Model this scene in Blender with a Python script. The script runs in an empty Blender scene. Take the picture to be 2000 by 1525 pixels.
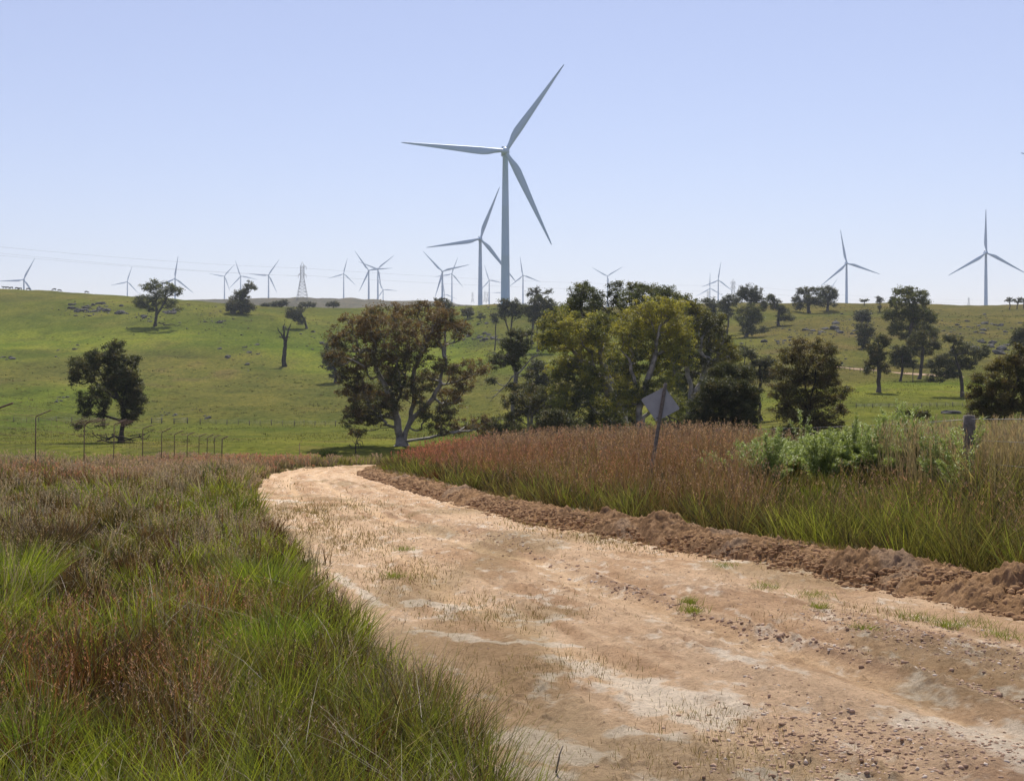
import bpy, bmesh, math, random
import numpy as np
from mathutils import Vector, Matrix
R = math.radians
rng = np.random.default_rng(7)
random.seed(7)
sc = bpy.context.scene
col = sc.collection

# ------------------------------------------------------------------ camera, sky, sun, exposure
F = 2747.0          # focal length in photo pixels (2000 wide)
HY = 680.0          # row of the true horizon in the photo
SL = (862.0-HY)/F   # the road falls away from the camera at this slope
CH = 1.65           # eye height over the track
cam_d = bpy.data.cameras.new("camera"); cam = bpy.data.objects.new("camera", cam_d); col.objects.link(cam)
cam.location = (0, 0, CH); cam.rotation_euler = (R(90), 0, 0)
cam_d.sensor_fit = 'HORIZONTAL'; cam_d.sensor_width = 36; cam_d.lens = 36*F/2000
cam_d.shift_y = -(762.5-HY)/2000
cam_d.clip_start = 0.1; cam_d.clip_end = 20000
sc.camera = cam
SUN_EL, SUN_AZ = 52.0, 6.0   # azimuth clockwise from +Y (the view direction)
w = bpy.data.worlds.new("World"); sc.world = w; w.use_nodes = True
nt = w.node_tree; bg = nt.nodes["Background"]
sky = nt.nodes.new("ShaderNodeTexSky"); sky.sky_type = 'NISHITA'; sky.sun_disc = False
sky.sun_elevation = R(SUN_EL); sky.sun_rotation = R(SUN_AZ); sky.altitude = 300
sky.air_density = 1.0; sky.dust_density = 0.0; sky.ozone_density = 4.0
tint = nt.nodes.new("ShaderNodeMix"); tint.data_type = 'RGBA'; tint.blend_type = 'MULTIPLY'; tint.inputs[0].default_value = 1; tint.inputs[7].default_value = (1.16, 1.0, 1.08, 1)
nt.links.new(sky.outputs[0], tint.inputs[6]); veil = nt.nodes.new("ShaderNodeMix"); veil.data_type = 'RGBA'; veil.blend_type = 'ADD'; veil.inputs[0].default_value = 1; veil.inputs[7].default_value = (2.65, 2.5, 2.95, 1)   # even lavender added to lift the sky colour
nt.links.new(tint.outputs[2], veil.inputs[6]); nt.links.new(veil.outputs[2], bg.inputs[0]); bg.inputs[1].default_value = 0.067
sun_d = bpy.data.lights.new("sun", 'SUN'); sun_d.energy = 4.8; sun_d.angle = R(0.53); sun_d.color = (1.0, .94, .82)
sun = bpy.data.objects.new("sun", sun_d); col.objects.link(sun)
sd = Vector((math.sin(R(SUN_AZ))*math.cos(R(SUN_EL)), math.cos(R(SUN_AZ))*math.cos(R(SUN_EL)), math.sin(R(SUN_EL))))
sun.rotation_euler = sd.to_track_quat('Z', 'Y').to_euler()
sc.view_settings.view_transform = 'Standard'; sc.view_settings.look = 'None'
sc.view_settings.exposure = 0.22; sc.view_settings.gamma = 1.0
sc.cycles.max_bounces = 6; sc.cycles.diffuse_bounces = 3; sc.cycles.transmission_bounces = 4
sc.cycles.volume_bounces = 0; sc.cycles.glossy_bounces = 2; sc.cycles.caustics_reflective = False
sc.cycles.use_adaptive_sampling = True; sc.cycles.adaptive_threshold = 0.01; sc.cycles.use_denoising = True; sc.cycles.denoising_prefilter = 'ACCURATE'; sc.cycles.denoising_input_passes = 'RGB_ALBEDO_NORMAL'

# ------------------------------------------------------------------ helpers
def hsh(ix, iy, iz, s):
    h = (ix.astype(np.int64)*374761393 + iy.astype(np.int64)*668265263 + iz.astype(np.int64)*2147483647 + s*1274126177) & 0xffffffff
    h = ((h ^ (h >> 13))*1274126177) & 0xffffffff
    h = ((h ^ (h >> 16))*2654435761) & 0xffffffff
    return ((h ^ (h >> 15)) & 0xffffff)/float(0xffffff)
def vn(x, y, s=0):
    x = np.asarray(x, float); y = np.asarray(y, float)
    ix = np.floor(x); iy = np.floor(y); fx = x-ix; fy = y-iy
    fx = fx*fx*(3-2*fx); fy = fy*fy*(3-2*fy); z = np.zeros_like(ix)
    a = hsh(ix, iy, z, s); b = hsh(ix+1, iy, z, s); c = hsh(ix, iy+1, z, s); d = hsh(ix+1, iy+1, z, s)
    return (a+(b-a)*fx)*(1-fy)+(c+(d-c)*fx)*fy
def fbm(x, y, o=4, s=0, g=.5):
    t = 0; a = 1; n = 0
    for i in range(o):
        t = t+a*vn(x*2**i+i*17.3, y*2**i-i*9.1, s+i); n += a; a *= g
    return t/n
def ss(a, b, x):
    t = np.clip((np.asarray(x, float)-a)/(b-a), 0, 1); return t*t*(3-2*t)
def lerp(a, b, t): return a+(b-a)*t

def mesh_np(name, verts, faces, cols=None, mat=None, smooth=False, parent=None, loc=None):
    """faces: list of int arrays (N,k)"""
    me = bpy.data.meshes.new(name)
    verts = np.asarray(verts, np.float32)
    me.vertices.add(len(verts)); me.vertices.foreach_set("co", verts.ravel())
    lt = np.concatenate([np.full(len(f), f.shape[1], np.int32) for f in faces if len(f)])
    li = np.concatenate([f.ravel() for f in faces if len(f)]).astype(np.int32)
    me.loops.add(len(li)); me.loops.foreach_set("vertex_index", li)
    me.polygons.add(len(lt)); ls = np.zeros(len(lt), np.int32); ls[1:] = np.cumsum(lt)[:-1]
    me.polygons.foreach_set("loop_start", ls); me.polygons.foreach_set("loop_total", lt)
    if smooth: me.polygons.foreach_set("use_smooth", np.ones(len(lt), bool))
    if cols is not None:
        ca = me.color_attributes.new("Col", 'FLOAT_COLOR', 'POINT')
        c4 = np.ones((len(verts), 4), np.float32); c4[:, :3] = cols
        ca.data.foreach_set("color", c4.ravel())
    me.update(calc_edges=True); me.validate()
    if mat: me.materials.append(mat)
    o = bpy.data.objects.new(name, me); col.objects.link(o)
    if parent: o.parent = parent
    if loc is not None: o.location = loc
    return o
def grid_faces(nr, nc):
    i = np.arange(nr-1)[:, None]*nc+np.arange(nc-1)[None, :]
    i = i.ravel(); return np.stack([i, i+1, i+nc+1, i+nc], 1)
def empty(name, loc, rz=0):
    o = bpy.data.objects.new(name, None); col.objects.link(o); o.location = loc; o.rotation_euler = (0, 0, rz)
    o.empty_display_size = .2; return o
def tag(o, label=None, cat=None, group=None, kind=None):
    if label: o["label"] = label
    if cat: o["category"] = cat
    if group: o["group"] = group
    if kind: o["kind"] = kind
    return o
class MB:
    """collects boxes, bars and tubes into one mesh"""
    def __init__(s): s.v = []; s.q = []; s.t = []; s.n = 0
    def add(s, v, q, t=None):
        s.v.append(np.asarray(v, float))
        if len(q): s.q.append(np.asarray(q)+s.n)
        if t is not None and len(t): s.t.append(np.asarray(t)+s.n)
        s.n += len(v)
    def tube(s, pts, rad, k=6):
        pts = [np.asarray(p, float) for p in pts]; n = len(pts)
        if not hasattr(rad, '__len__'): rad = [rad]*n
        vs = []
        for i, p in enumerate(pts):
            d = pts[min(i+1, n-1)]-pts[max(i-1, 0)]; d = d/(np.linalg.norm(d)+1e-9)
            a = np.array([0, 0, 1.]) if abs(d[2]) < .9 else np.array([1., 0, 0])
            u = np.cross(d, a); u /= np.linalg.norm(u); v = np.cross(d, u)
            for j in range(k):
                t = 2*math.pi*j/k; vs.append(p+rad[i]*(u*math.cos(t)+v*math.sin(t)))
        q = []
        for i in range(n-1):
            for j in range(k):
                q.append((i*k+j, i*k+(j+1) % k, (i+1)*k+(j+1) % k, (i+1)*k+j))
        t = []
        vs.append(pts[0]); vs.append(pts[-1])
        for j in range(k):
            t.append((n*k, (j+1) % k, j)); t.append((n*k+1, (n-1)*k+j, (n-1)*k+(j+1) % k))
        s.add(vs, q, t)
    def box(s, c, sx, sy, sz, rot=None):
        v = np.array([(x, y, z) for z in (-.5, .5) for y in (-.5, .5) for x in (-.5, .5)])*[sx, sy, sz]
        if rot is not None: v = v @ np.array(rot.to_3x3()).T
        s.add(v+np.asarray(c, float), [(0, 2, 3, 1), (4, 5, 7, 6), (0, 1, 5, 4), (2, 6, 7, 3), (0, 4, 6, 2), (1, 3, 7, 5)])
    def build(s, name, mat, parent=None, loc=None, smooth=False, cols=None):
        fs = []
        if s.q: fs.append(np.concatenate(s.q))
        if s.t: fs.append(np.concatenate(s.t))
        v = np.concatenate(s.v)
        return mesh_np(name, v, fs, cols if cols is None else np.tile(cols, (len(v), 1)), mat, smooth, parent, loc)

# ------------------------------------------------------------------ materials
def newmat(name):
    m = bpy.data.materials.new(name); m.use_nodes = True
    return m, m.node_tree, m.node_tree.nodes["Principled BSDF"]
def N(t, kind, **kw):
    n = t.nodes.new(kind)
    for k, v in kw.items():
        if k in n.inputs: n.inputs[k].default_value = v
        else: setattr(n, k, v)
    return n
def ramp(t, fac, stops):
    r = t.nodes.new("ShaderNodeValToRGB"); t.links.new(fac, r.inputs[0])
    while len(r.color_ramp.elements) < len(stops): r.color_ramp.elements.new(.5)
    for e, (p, c) in zip(r.color_ramp.elements, stops): e.position = p; e.color = (*c, 1)
    return r.outputs[0]
def mixc(t, a, b, fac, mode='MIX'):
    m = t.nodes.new("ShaderNodeMix"); m.data_type = 'RGBA'; m.blend_type = mode
    for s_, i in ((fac, 0), (a, 6), (b, 7)):
        if hasattr(s_, 'links') or hasattr(s_, 'is_linked'): t.links.new(s_, m.inputs[i])
        elif i == 0: m.inputs[0].default_value = s_
        else: m.inputs[i].default_value = (*s_, 1)
    return m.outputs[2]
def noise(t, scale, detail=4, rough=.6, vec=None, kind=None):
    n = t.nodes.new("ShaderNodeTexNoise"); n.inputs["Scale"].default_value = scale
    n.inputs["Detail"].default_value = detail; n.inputs["Roughness"].default_value = rough
    if vec: t.links.new(vec, n.inputs["Vector"])
    else:
        g = t.nodes.new("ShaderNodeNewGeometry"); t.links.new(g.outputs["Position"], n.inputs["Vector"])
    return n.outputs[0]
def bump(t, h, strength, dist, bsdf):
    b = t.nodes.new("ShaderNodeBump"); b.inputs["Strength"].default_value = strength; b.inputs["Distance"].default_value = dist
    t.links.new(h, b.inputs["Height"]); t.links.new(b.outputs[0], bsdf.inputs["Normal"])
def attr(t, n="Col"):
    a = t.nodes.new("ShaderNodeAttribute"); a.attribute_name = n; return a.outputs["Color"]

def leafmat(name, transl=.45, rough=.45, spec=.35):
    m, t, b = newmat(name); c = attr(t)
    t.links.new(c, b.inputs["Base Color"]); b.inputs["Roughness"].default_value = rough
    b.inputs["Specular IOR Level"].default_value = spec
    tr = t.nodes.new("ShaderNodeBsdfTranslucent")
    t.links.new(mixc(t, c, (1.0, .95, .55), 1.0, 'MULTIPLY'), tr.inputs[0])
    mx = t.nodes.new("ShaderNodeMixShader"); mx.inputs[0].default_value = transl
    t.links.new(b.outputs[0], mx.inputs[1]); t.links.new(tr.outputs[0], mx.inputs[2])
    t.links.new(mx.outputs[0], t.nodes["Material Output"].inputs[0]); return m
M = {}
M['leaf'] = leafmat("gum_leaf", .48, .55, .3)
M['grass'] = leafmat("grass_blade", .5, .5, .16)
M['weed'] = leafmat("weed_leaf", .4, .5, .25)
def simple(name, c, rough=.7, metal=0, nscale=None, c2=None, bs=.3, bd=.01):
    m, t, b = newmat(name); b.inputs["Roughness"].default_value = rough; b.inputs["Metallic"].default_value = metal; b.inputs["Specular IOR Level"].default_value = .5 if rough < .7 else .08
    if nscale:
        n = noise(t, nscale, 5, .65); t.links.new(ramp(t, n, [(.3, c), (.7, c2 or c)]), b.inputs["Base Color"])
        bump(t, n, bs, bd, b)
    else: b.inputs["Base Color"].default_value = (*c, 1)
    return m
M['bark'] = simple("gum_bark", (.055, .048, .042), .6, 0, 1.4, (.36, .32, .28), .6, .05)  # pale end of the ramp paints the backlit streaks on limbs
M['bark_dark'] = simple("dark_bark", (.022, .019, .017), .85, 0, 2.5, (.075, .065, .058), .6, .05)
M['bark_far'] = simple("far_bark", (.05, .043, .038), .85, 0, .8, (.12, .10, .09))
M['turbine'] = simple("turbine_paint", (.41, .55, .71), .4, 0, .05, (.44, .58, .74), .0, .01)  # light grey paint with the blue of sky-lit shade mixed in
M['dark'] = simple("dark_matte", (.02, .02, .02), .6)
M['steel'] = simple("galvanised_steel", (.32, .34, .36), .5, .3, .4, (.42, .44, .46), .1)
M['wire'] = simple("wire", (.16, .155, .15), .5, .5)
M['cable'] = simple("power_cable", (.10, .10, .11), .6)
M['rust'] = simple("rusty_steel", (.16, .105, .08), .75, .2, 9, (.26, .18, .135), .3, .003)
M['post'] = simple("weathered_timber", (.10, .085, .07), .85, 0, 14, (.22, .195, .17), .6, .006)
M['signback'] = simple("sign_back", (.27, .275, .29), .5, .4, 3, (.37, .375, .39), .05, .002)
M['rock'] = simple("granite_rock", (.045, .043, .040), .95, 0, .9, (.17, .16, .145), .9, .15)
M['hide'] = simple("cow_hide", (.02, .018, .016), .8, 0, 3, (.05, .04, .035))

# ------------------------------------------------------------------ the lie of the land
def xl(D): return np.interp(D, LD, LX)
def xr(D): return np.interp(D, RD, RX)
LD = np.array([-60, -20, 0, 4, 7, 8.2, 10.1, 12.7, 15.7, 18.7, 22.9, 30, 38, 44.4, 58, 72, 84, 94, 104, 115, 130, 160])
LX = np.array([9, 4.5, 1.6, .6, .05, -.26, -.76, -1.34, -2.0, -2.5, -3.6, -5.2, -6.9, -8.0, -10.4, -12.2, -12.6, -11.4, -8.8, -4.0, 4.5, 26])
RD = np.array([-60, -20, 0, 8, 13.5, 15.2, 16.7, 19.1, 20.5, 24.4, 30.1, 35.5, 48.7, 67, 80, 88, 96, 106, 120, 160])
RX = np.array([16, 12, 8.6, 6.2, 4.85, 4.31, 3.92, 3.48, 2.86, 1.72, 0, -1.03, -3.55, -7.0, -8.4, -8.4, -7.0, -3.0, 5.5, 34])
PXC = np.array([-400, 0, 305, 480, 650, 850, 1000, 1200, 1450, 1700, 2000, 2400], float)
DC = np.array([140, 200, 260, 330, 400, 520, 620, 700, 820, 1300, 1900, 2500, 5600], float)
PYC = np.array([
 [868, 848, 830, 785, 735, 650, 590, 562, 572, 610, 600, 612, 606],
 [868, 848, 830, 785, 738, 652, 590, 564, 574, 612, 600, 612, 606],
 [869, 849, 830, 788, 745, 655, 596, 579, 590, 620, 588, 612, 606],
 [870, 850, 829, 792, 748, 662, 606, 593, 600, 626, 587, 612, 606],
 [870, 850, 829, 796, 752, 680, 620, 600, 602, 628, 581, 611, 606],
 [872, 850, 828, 790, 748, 690, 630, 602, 603, 640, 586, 612, 606],
 [872, 848, 822, 780, 732, 642, 592, 588, 622, 660, 600, 616, 608],
 [866, 842, 812, 770, 720, 648, 608, 600, 630, 660, 602, 616, 608],
 [858, 822, 780, 735, 690, 632, 602, 594, 618, 650, 604, 616, 608],
 [853, 796, 765, 722, 676, 624, 600, 592, 612, 650, 606, 616, 608],
 [855, 798, 768, 728, 684, 632, 606, 596, 614, 650, 606, 616, 608],
 [855, 798, 768, 728, 684, 632, 606, 596, 614, 650, 606, 616, 608]], float)
EC = CH+(862-PYC)*DC/F
_PXF = np.linspace(-400, 2400, 225)
_DF = np.exp(np.linspace(math.log(140), math.log(5600), 400))
def _build():
    rows = np.array([np.interp(_DF, DC, EC[i]) for i in range(len(PXC))])
    g = np.array([np.interp(_PXF, PXC, rows[:, j]) for j in range(len(_DF))])   # D x px
    def sm(a, n, ax):
        k = np.hanning(n+2)[1:-1]; k /= k.sum()
        p = [(0, 0), (0, 0)]; p[ax] = (n//2, n//2)
        return np.apply_along_axis(lambda r: np.convolve(r, k, 'valid'), ax, np.pad(a, p, 'edge'))
    g = sm(g, 17, 0); g = sm(g, 17, 1); return g
_EG = _build()
def farE(px, D):
    fx = np.clip((px+400)/2800*224, 0, 223.999); fy = np.clip((np.log(np.maximum(D, 140))-math.log(140))/(math.log(5600)-math.log(140))*399, 0, 398.999)
    ix = fx.astype(int); iy = fy.astype(int); fx = fx-ix; fy = fy-iy
    return (_EG[iy, ix]*(1-fx)+_EG[iy, ix+1]*fx)*(1-fy)+(_EG[iy+1, ix]*(1-fx)+_EG[iy+1, ix+1]*fx)*fy
def HE(x, D):
    """height over the falling plane"""
    x = np.asarray(x, float); D = np.asarray(D, float)
    dl = xl(D)-x; dr = x-xr(D)
    e = .55*ss(5, 14, dl)*ss(110, 55, D)*ss(-40, 12, D)
    e = e+.85*ss(1.2, 9, dr)*ss(115, 65, D)*ss(-40, 10, D)
    e = e-.45*ss(96, 120, D)
    off = ss(0, .6, dl)+ss(.3, 1.5, dr)
    e = e+(fbm(x*.45, D*.45, 3, 3)-.5)*.22*np.clip(off, 0, 1)
    e = e+(fbm(x*.02+5, D*.02, 3, 13)-.5)*.5*np.clip(off, 0, 1)*ss(20, 80, D)
    px = 1000+F*x/np.maximum(D, 60)
    wv = ss(118, 142, D)
    f = farE(px, D)+(fbm(x*.012, D*.012, 4, 5)-.5)*np.clip(D*.012, 0, 16)*ss(150, 300, D)+(fbm(x*.09, D*.09, 3, 6)-.5)*.9*ss(200, 320, D)
    return e*(1-wv)+f*wv
def H(x, D): return HE(x, D)-SL*np.asarray(D, float)
def P(px, py, D): return np.array([(px-1000)/F*D, D, CH+(HY-py)/F*D])
def hitD(px, py, lo=118, hi=760):
    D = np.linspace(lo, hi, 1600); x = (px-1000)/F*D
    z = H(x, D); yy = HY-(z-CH)*F/D
    k = np.nonzero(yy <= py)[0]
    if not len(k): k = [int(np.argmin(yy))]
    return float(D[k[0]])
def onroad(px, py): D = CH*F/(py-862.0); return (px-1000)/F*D, D

# terrain sheet
def terrain():
    nr, nc = 900, 640
    yy = np.exp(np.linspace(math.log(28), math.log(5700), nr))-88
    uu = np.tan(np.linspace(-.84, .84, nc))
    X = uu[None, :]*(yy[:, None]+98); Y = np.repeat(yy[:, None], nc, 1)
    Z = H(X, Y)
    ins = (X > xl(Y)+.05) & (X < xr(Y)+.3) & (Y < 128)
    Z = Z-np.where(ins, .12, 0)
    px = 1000+F*X/np.maximum(Y, 30)
    n1 = fbm(X*.006, Y*.006, 5, 21); n2 = fbm(X*.03, Y*.02, 4, 22); n3 = fbm(X*.15, Y*.1, 3, 23)
    green = np.array([.095, .13, .022]); lime = np.array([.15, .182, .028]); olive = np.array([.115, .105, .035]); dry = np.array([.175, .125, .062]); dk = np.array([.06, .075, .02])
    c = lerp(green, lime, ss(.4, .6, n2)[..., None])
    nearf = ss(340, 200, Y)*.5
    right = ss(1280, 1560, px)*ss(260, 330, Y); right = np.maximum(right, ss(860, 980, px)*ss(420, 520, Y)*.8)
    dr = np.clip(ss(.48, .68, n1)*.75+right*(.75+.4*ss(.35, .65, n2)), 0, 1)
    dr = np.maximum(np.maximum(dr, .5*ss(480, 600, Y)), nearf)
    c = lerp(c, olive, dr[..., None])
    c = lerp(c, dry, (np.clip(dr*1.1, 0, 1)*ss(.52, .72, n3*.5+n2*.5)*.75)[..., None])
    c = lerp(c, dk, (ss(.6, .78, n3)*.45)[..., None])
    far = ss(900, 1300, Y)
    c = lerp(c, np.array([.115, .105, .075])*(.5+.9*fbm(X*.01, Y*.004, 4, 31))[..., None], far[..., None])  # far ridge greyed: distance haze painted into its colour
    near = ss(125, 100, Y)
    soil = lerp(np.array([.05, .06, .018]), np.array([.10, .075, .035]), ss(.35, .65, fbm(X*.8, Y*.8, 3, 41))[..., None])
    c = lerp(c, soil, near[..., None])
    v = np.stack([X, Y, Z], -1).reshape(-1, 3)
    m, t, b = newmat("pasture"); a = attr(t)
    mp = t.nodes.new("ShaderNodeMapping"); g = t.nodes.new("ShaderNodeNewGeometry"); t.links.new(g.outputs["Position"], mp.inputs[0]); mp.inputs["Scale"].default_value = (1, .55, 1)
    k = ramp(t, noise(t, 1.1, 7, .72, mp.outputs[0]), [(.30, (.50, .52, .55)), (.5, (1, 1, 1)), (.70, (1.55, 1.42, 1.25))])
    k2 = ramp(t, noise(t, .06, 5, .7, mp.outputs[0]), [(.35, (.75, .82, .8)), (.65, (1.25, 1.16, 1.08))])
    k3 = ramp(t, noise(t, .35, 6, .75, mp.outputs[0]), [(.57, (1, 1, 1)), (.66, (.55, .52, .5))])
    cc = mixc(t, mixc(t, mixc(t, a, k, 1, 'MULTIPLY'), k2, 1, 'MULTIPLY'), k3, 1, 'MULTIPLY')
    t.links.new(cc, b.inputs["Base Color"]); b.inputs["Roughness"].default_value = 1; b.inputs["Specular IOR Level"].default_value = 0
    bump(t, noise(t, 1.6, 6, .75), .8, .25, b)
    o = mesh_np("ground", v, [grid_faces(nr, nc)], c.reshape(-1, 3), m, True); tag(o, kind='structure', label="grassy ground rising from the paddock to the green hills", cat="ground")
terrain()

# ------------------------------------------------------------------ the dirt road
WHITE = [(1095, 1285, 1250, 1335, .13), (1250, 1335, 1410, 1396, .22), (840, 1233, 920, 1247, .13), (930, 1253, 1130, 1258, .07), (1890, 1415, 2080, 1490, .26), (1380, 1097, 1500, 1100, .16), (815, 1172, 890, 1180, .17), (985, 1206, 1100, 1212, .07), (1220, 1427, 1310, 1440, .08),
         (1000, 1440, 1100, 1470, .18), (655, 1120, 690, 1150, .06), (1000, 1505, 1070, 1518, .10), (540, 975, 585, 980, .3), (700, 1150, 740, 1180, .06), (1530, 1525, 1640, 1515, .10), (1480, 1510, 1560, 1525, .12)]
def road_h(X, Y, t):
    e = (fbm(X*1.2, Y*.8, 4, 51)-.5)*.05+(fbm(X*9, Y*5, 3, 52)-.5)*.03+(fbm(X*22, Y*12, 2, 63)-.5)*.014
    wob = (fbm(X*.3, Y*.3, 2, 59)-.5)*.05
    tt = t+wob
    lane = lambda c, w_: np.exp(-((tt-c)/w_)**2)
    e = e+(fbm(tt*26, Y*.25, 3, 62)-.5)*.06-.05*(lane(.49, .04)+lane(.6, .03)+.7*lane(.22, .05)+.6*lane(.1, .03))
    rub = (lane(.545, .022)+.8*lane(.38, .06)*ss(26, 12, Y)+.6*lane(.72, .07)+.5*lane(.66, .02))*(.3+.7*ss(.4, .6, fbm(X*.5, Y*.5, 2, 53)))
    e = e+rub*(.02+.05*np.clip(fbm(X*11, Y*8, 3, 54)-.42, 0, 1)*2)
    tread = lane(.70, .045)*ss(.45, .55, fbm(X*.4, Y*.12, 2, 55))*(.5+.5*np.sin(Y*2*math.pi/.32+X*9))*.022
    plates = np.abs(fbm(X*3.2, Y*2.0, 3, 56)-.5)*2
    e = e+tread-.02*np.exp(-(plates/.06)**2)*ss(.5, .6, fbm(X*.6, Y*.4, 2, 57))
    clods = np.clip(fbm(X*16, Y*9, 3, 58)-.6, 0, 1)*.12*(.25+ss(.45, .6, fbm(X*.7, Y*.5, 3, 60)))
    return e+clods, rub
def road():
    nr, nc = 1700, 260
    yy = np.exp(np.linspace(math.log(3.0), math.log(132), nr)); yy = np.concatenate([np.linspace(-30, 2.95, 60), yy]); nr = len(yy)
    tt = np.linspace(0, 1, nc)
    L = xl(yy)+(fbm(yy*.5, yy*0, 4, 61)-.5)*.9-.25; Rr = xr(yy)+.25
    X = L[:, None]+(Rr-L)[:, None]*tt[None]; Y = np.repeat(yy[:, None], nc, 1)
    T = (X-xl(Y))/(xr(Y)-xl(Y))
    e, rub = road_h(X, Y, T)
    Z = H(X, Y)+.004+e-.05*ss(.02, 0, tt)[None, :]
    tan = np.array([.57, .385, .24]); brown = np.array([.43, .275, .165]); org = np.array([.68, .475, .29]); white = np.array([.82, .73, .60]); dk = np.array([.17, .105, .065])
    n1 = fbm(X*.9, Y*.16, 4, 71); n2 = fbm(X*4.5, Y*.9, 4, 72); n3 = fbm(X*9, Y*6, 3, 73)
    c = lerp(tan, brown, (ss(.42, .66, n1*.6+n2*.4)*.5)[..., None])
    wob = (fbm(X*.3, Y*.3, 2, 59)-.5)*.05
    lane = lambda q, w_: np.exp(-((T+wob-q)/w_)**2)
    c = lerp(c, org, np.clip(.95*lane(.49, .035)+.8*lane(.215, .035)+.7*lane(.96, .03), 0, .9)[..., None])
    c = lerp(c, brown, np.clip(.85*lane(.6, .028)+.9*lane(.43, .022)+.5*lane(.35, .06)+.75*lane(.27, .018)+.6*lane(.16, .012)+.6*lane(.82, .02)+.6*lane(.535, .014), 0, .8)[..., None])
    c = lerp(c, np.array([.36, .235, .155]), np.clip(rub*.9, 0, .6)[..., None])
    w_ = np.zeros_like(X)
    for x0, y0, x1, y1, wd in WHITE:
        ax, ad = onroad(x0, y0); bx, bd = onroad(x1, y1); L2 = (bx-ax)**2+(bd-ad)**2
        tt_ = np.clip(((X-ax)*(bx-ax)+(Y-ad)*(bd-ad))/L2, 0, 1); dd = np.hypot(X-ax-tt_*(bx-ax), Y-ad-tt_*(bd-ad))
        w_ = np.maximum(w_, 1-dd/(2*wd))
    w_ = ss(.15, .6, w_+(fbm(X*5, Y*2.2, 5, 74, .7)-.5)*2.3)
    pale = np.maximum(ss(.50, .64, fbm(X*.9, Y*.35, 5, 75))*.5, ss(.52, .62, fbm(T*16, Y*.10, 4, 77))*.6)
    brn = ss(.53, .64, fbm(T*19+7, Y*.12, 4, 78))*.6*(.4+.6*ss(.35, .6, n2)); c = lerp(c, brown*.95, brn[..., None])
    c = lerp(c, np.array([.70, .51, .34]), pale[..., None])
    c = lerp(c, white, (w_*.62)[..., None])
    c = c*(.82+.36*n3)[..., None]
    gr = ss(.5, .64, fbm(X*.6, Y*.3, 4, 76))*.35
    c = lerp(c, np.array([.17, .14, .065]), gr[..., None])
    m, t, b = newmat("dirt_road"); a = attr(t)
    k = ramp(t, noise(t, 26, 6, .75), [(.3, (.62, .58, .54)), (.5, (1, 1, 1)), (.75, (1.25, 1.23, 1.2))])
    t.links.new(mixc(t, a, k, 1, 'MULTIPLY'), b.inputs["Base Color"]); b.inputs["Roughness"].default_value = 1; b.inputs["Specular IOR Level"].default_value = 0
    bump(t, noise(t, 30, 8, .8), 1.0, .04, b)
    o = mesh_np("dirt_road", np.stack([X, Y, Z], -1).reshape(-1, 3), [grid_faces(nr, nc)], c.reshape(-1, 3), m, True)
    tag(o, kind='structure', label="tan graded dirt road with pale clay patches curving left", cat="road")
road()

def berm():
    nr, nc = 2200, 80
    yy = np.exp(np.linspace(math.log(6), math.log(100), nr)); q = np.linspace(-.12, 1.75, nc)*.92
    Y = np.repeat(yy[:, None], nc, 1)
    sc_ = 1.0-.35*ss(30, 80, Y)
    X = xr(Y)-.1+(fbm(Y*.8, Y*0+2, 3, 80)-.5)*.35+q[None]*sc_
    hN = fbm(X*1.6, Y*1.1, 4, 81); l1 = np.abs(fbm(X*3.4, Y*2.6, 3, 82)-.5)*2; l2 = fbm(X*10, Y*8, 3, 83); l3 = fbm(X*26, Y*20, 2, 84)
    prof = np.sin(np.clip((q[None]+.02)/1.6, 0, 1)**.8*math.pi)
    hgt = prof*sc_*(.215+.30*(hN-.45)+.20*(fbm(Y*.35, Y*0+9, 2, 89)-.5))+np.clip(prof*2, 0, 1)*((.5-l1)*.09+(l2-.5)*.11+(l3-.5)*.085+(fbm(X*48, Y*36, 2, 88)-.5)*.05)
    hgt = hgt+np.clip(prof*2, 0, 1)*.10*ss(.66, .8, fbm(X*2.2, Y*1.4, 2, 85))
    Z = H(X, Y)+hgt-.03-.12*ss(.03, 0, q+.12)[None]-.1*ss(1.65, 1.75, q)[None]
    c = lerp(np.array([.32, .195, .105]), np.array([.21, .128, .072]), ss(.4, .6, hN)[..., None])
    c = lerp(c, np.array([.42, .265, .15]), ss(.5, .7, l2)[..., None]*.7)
    g = ss(.62, .7, fbm(X*1.2+40, Y*.7, 3, 86)); c = lerp(c, np.array([.42, .33, .25]), g[..., None]*.3)
    m, t, b = newmat("turned_soil"); a = attr(t)
    k = ramp(t, noise(t, 22, 7, .8), [(.3, (.5, .48, .46)), (.5, (1, 1, 1)), (.75, (1.35, 1.3, 1.28))])
    t.links.new(mixc(t, a, k, 1, 'MULTIPLY'), b.inputs["Base Color"]); b.inputs["Roughness"].default_value = 1; b.inputs["Specular IOR Level"].default_value = 0
    bump(t, noise(t, 30, 7, .8), .9, .04, b)
    o = mesh_np("soil_bank", np.stack([X, Y, Z], -1).reshape(-1, 3), [grid_faces(nr, nc)], c.reshape(-1, 3), m, True)
    tag(o, kind='structure', label="long low bank of turned brown soil along the right road edge", cat="soil bank")
    return X, Y, Z
berm()

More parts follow.
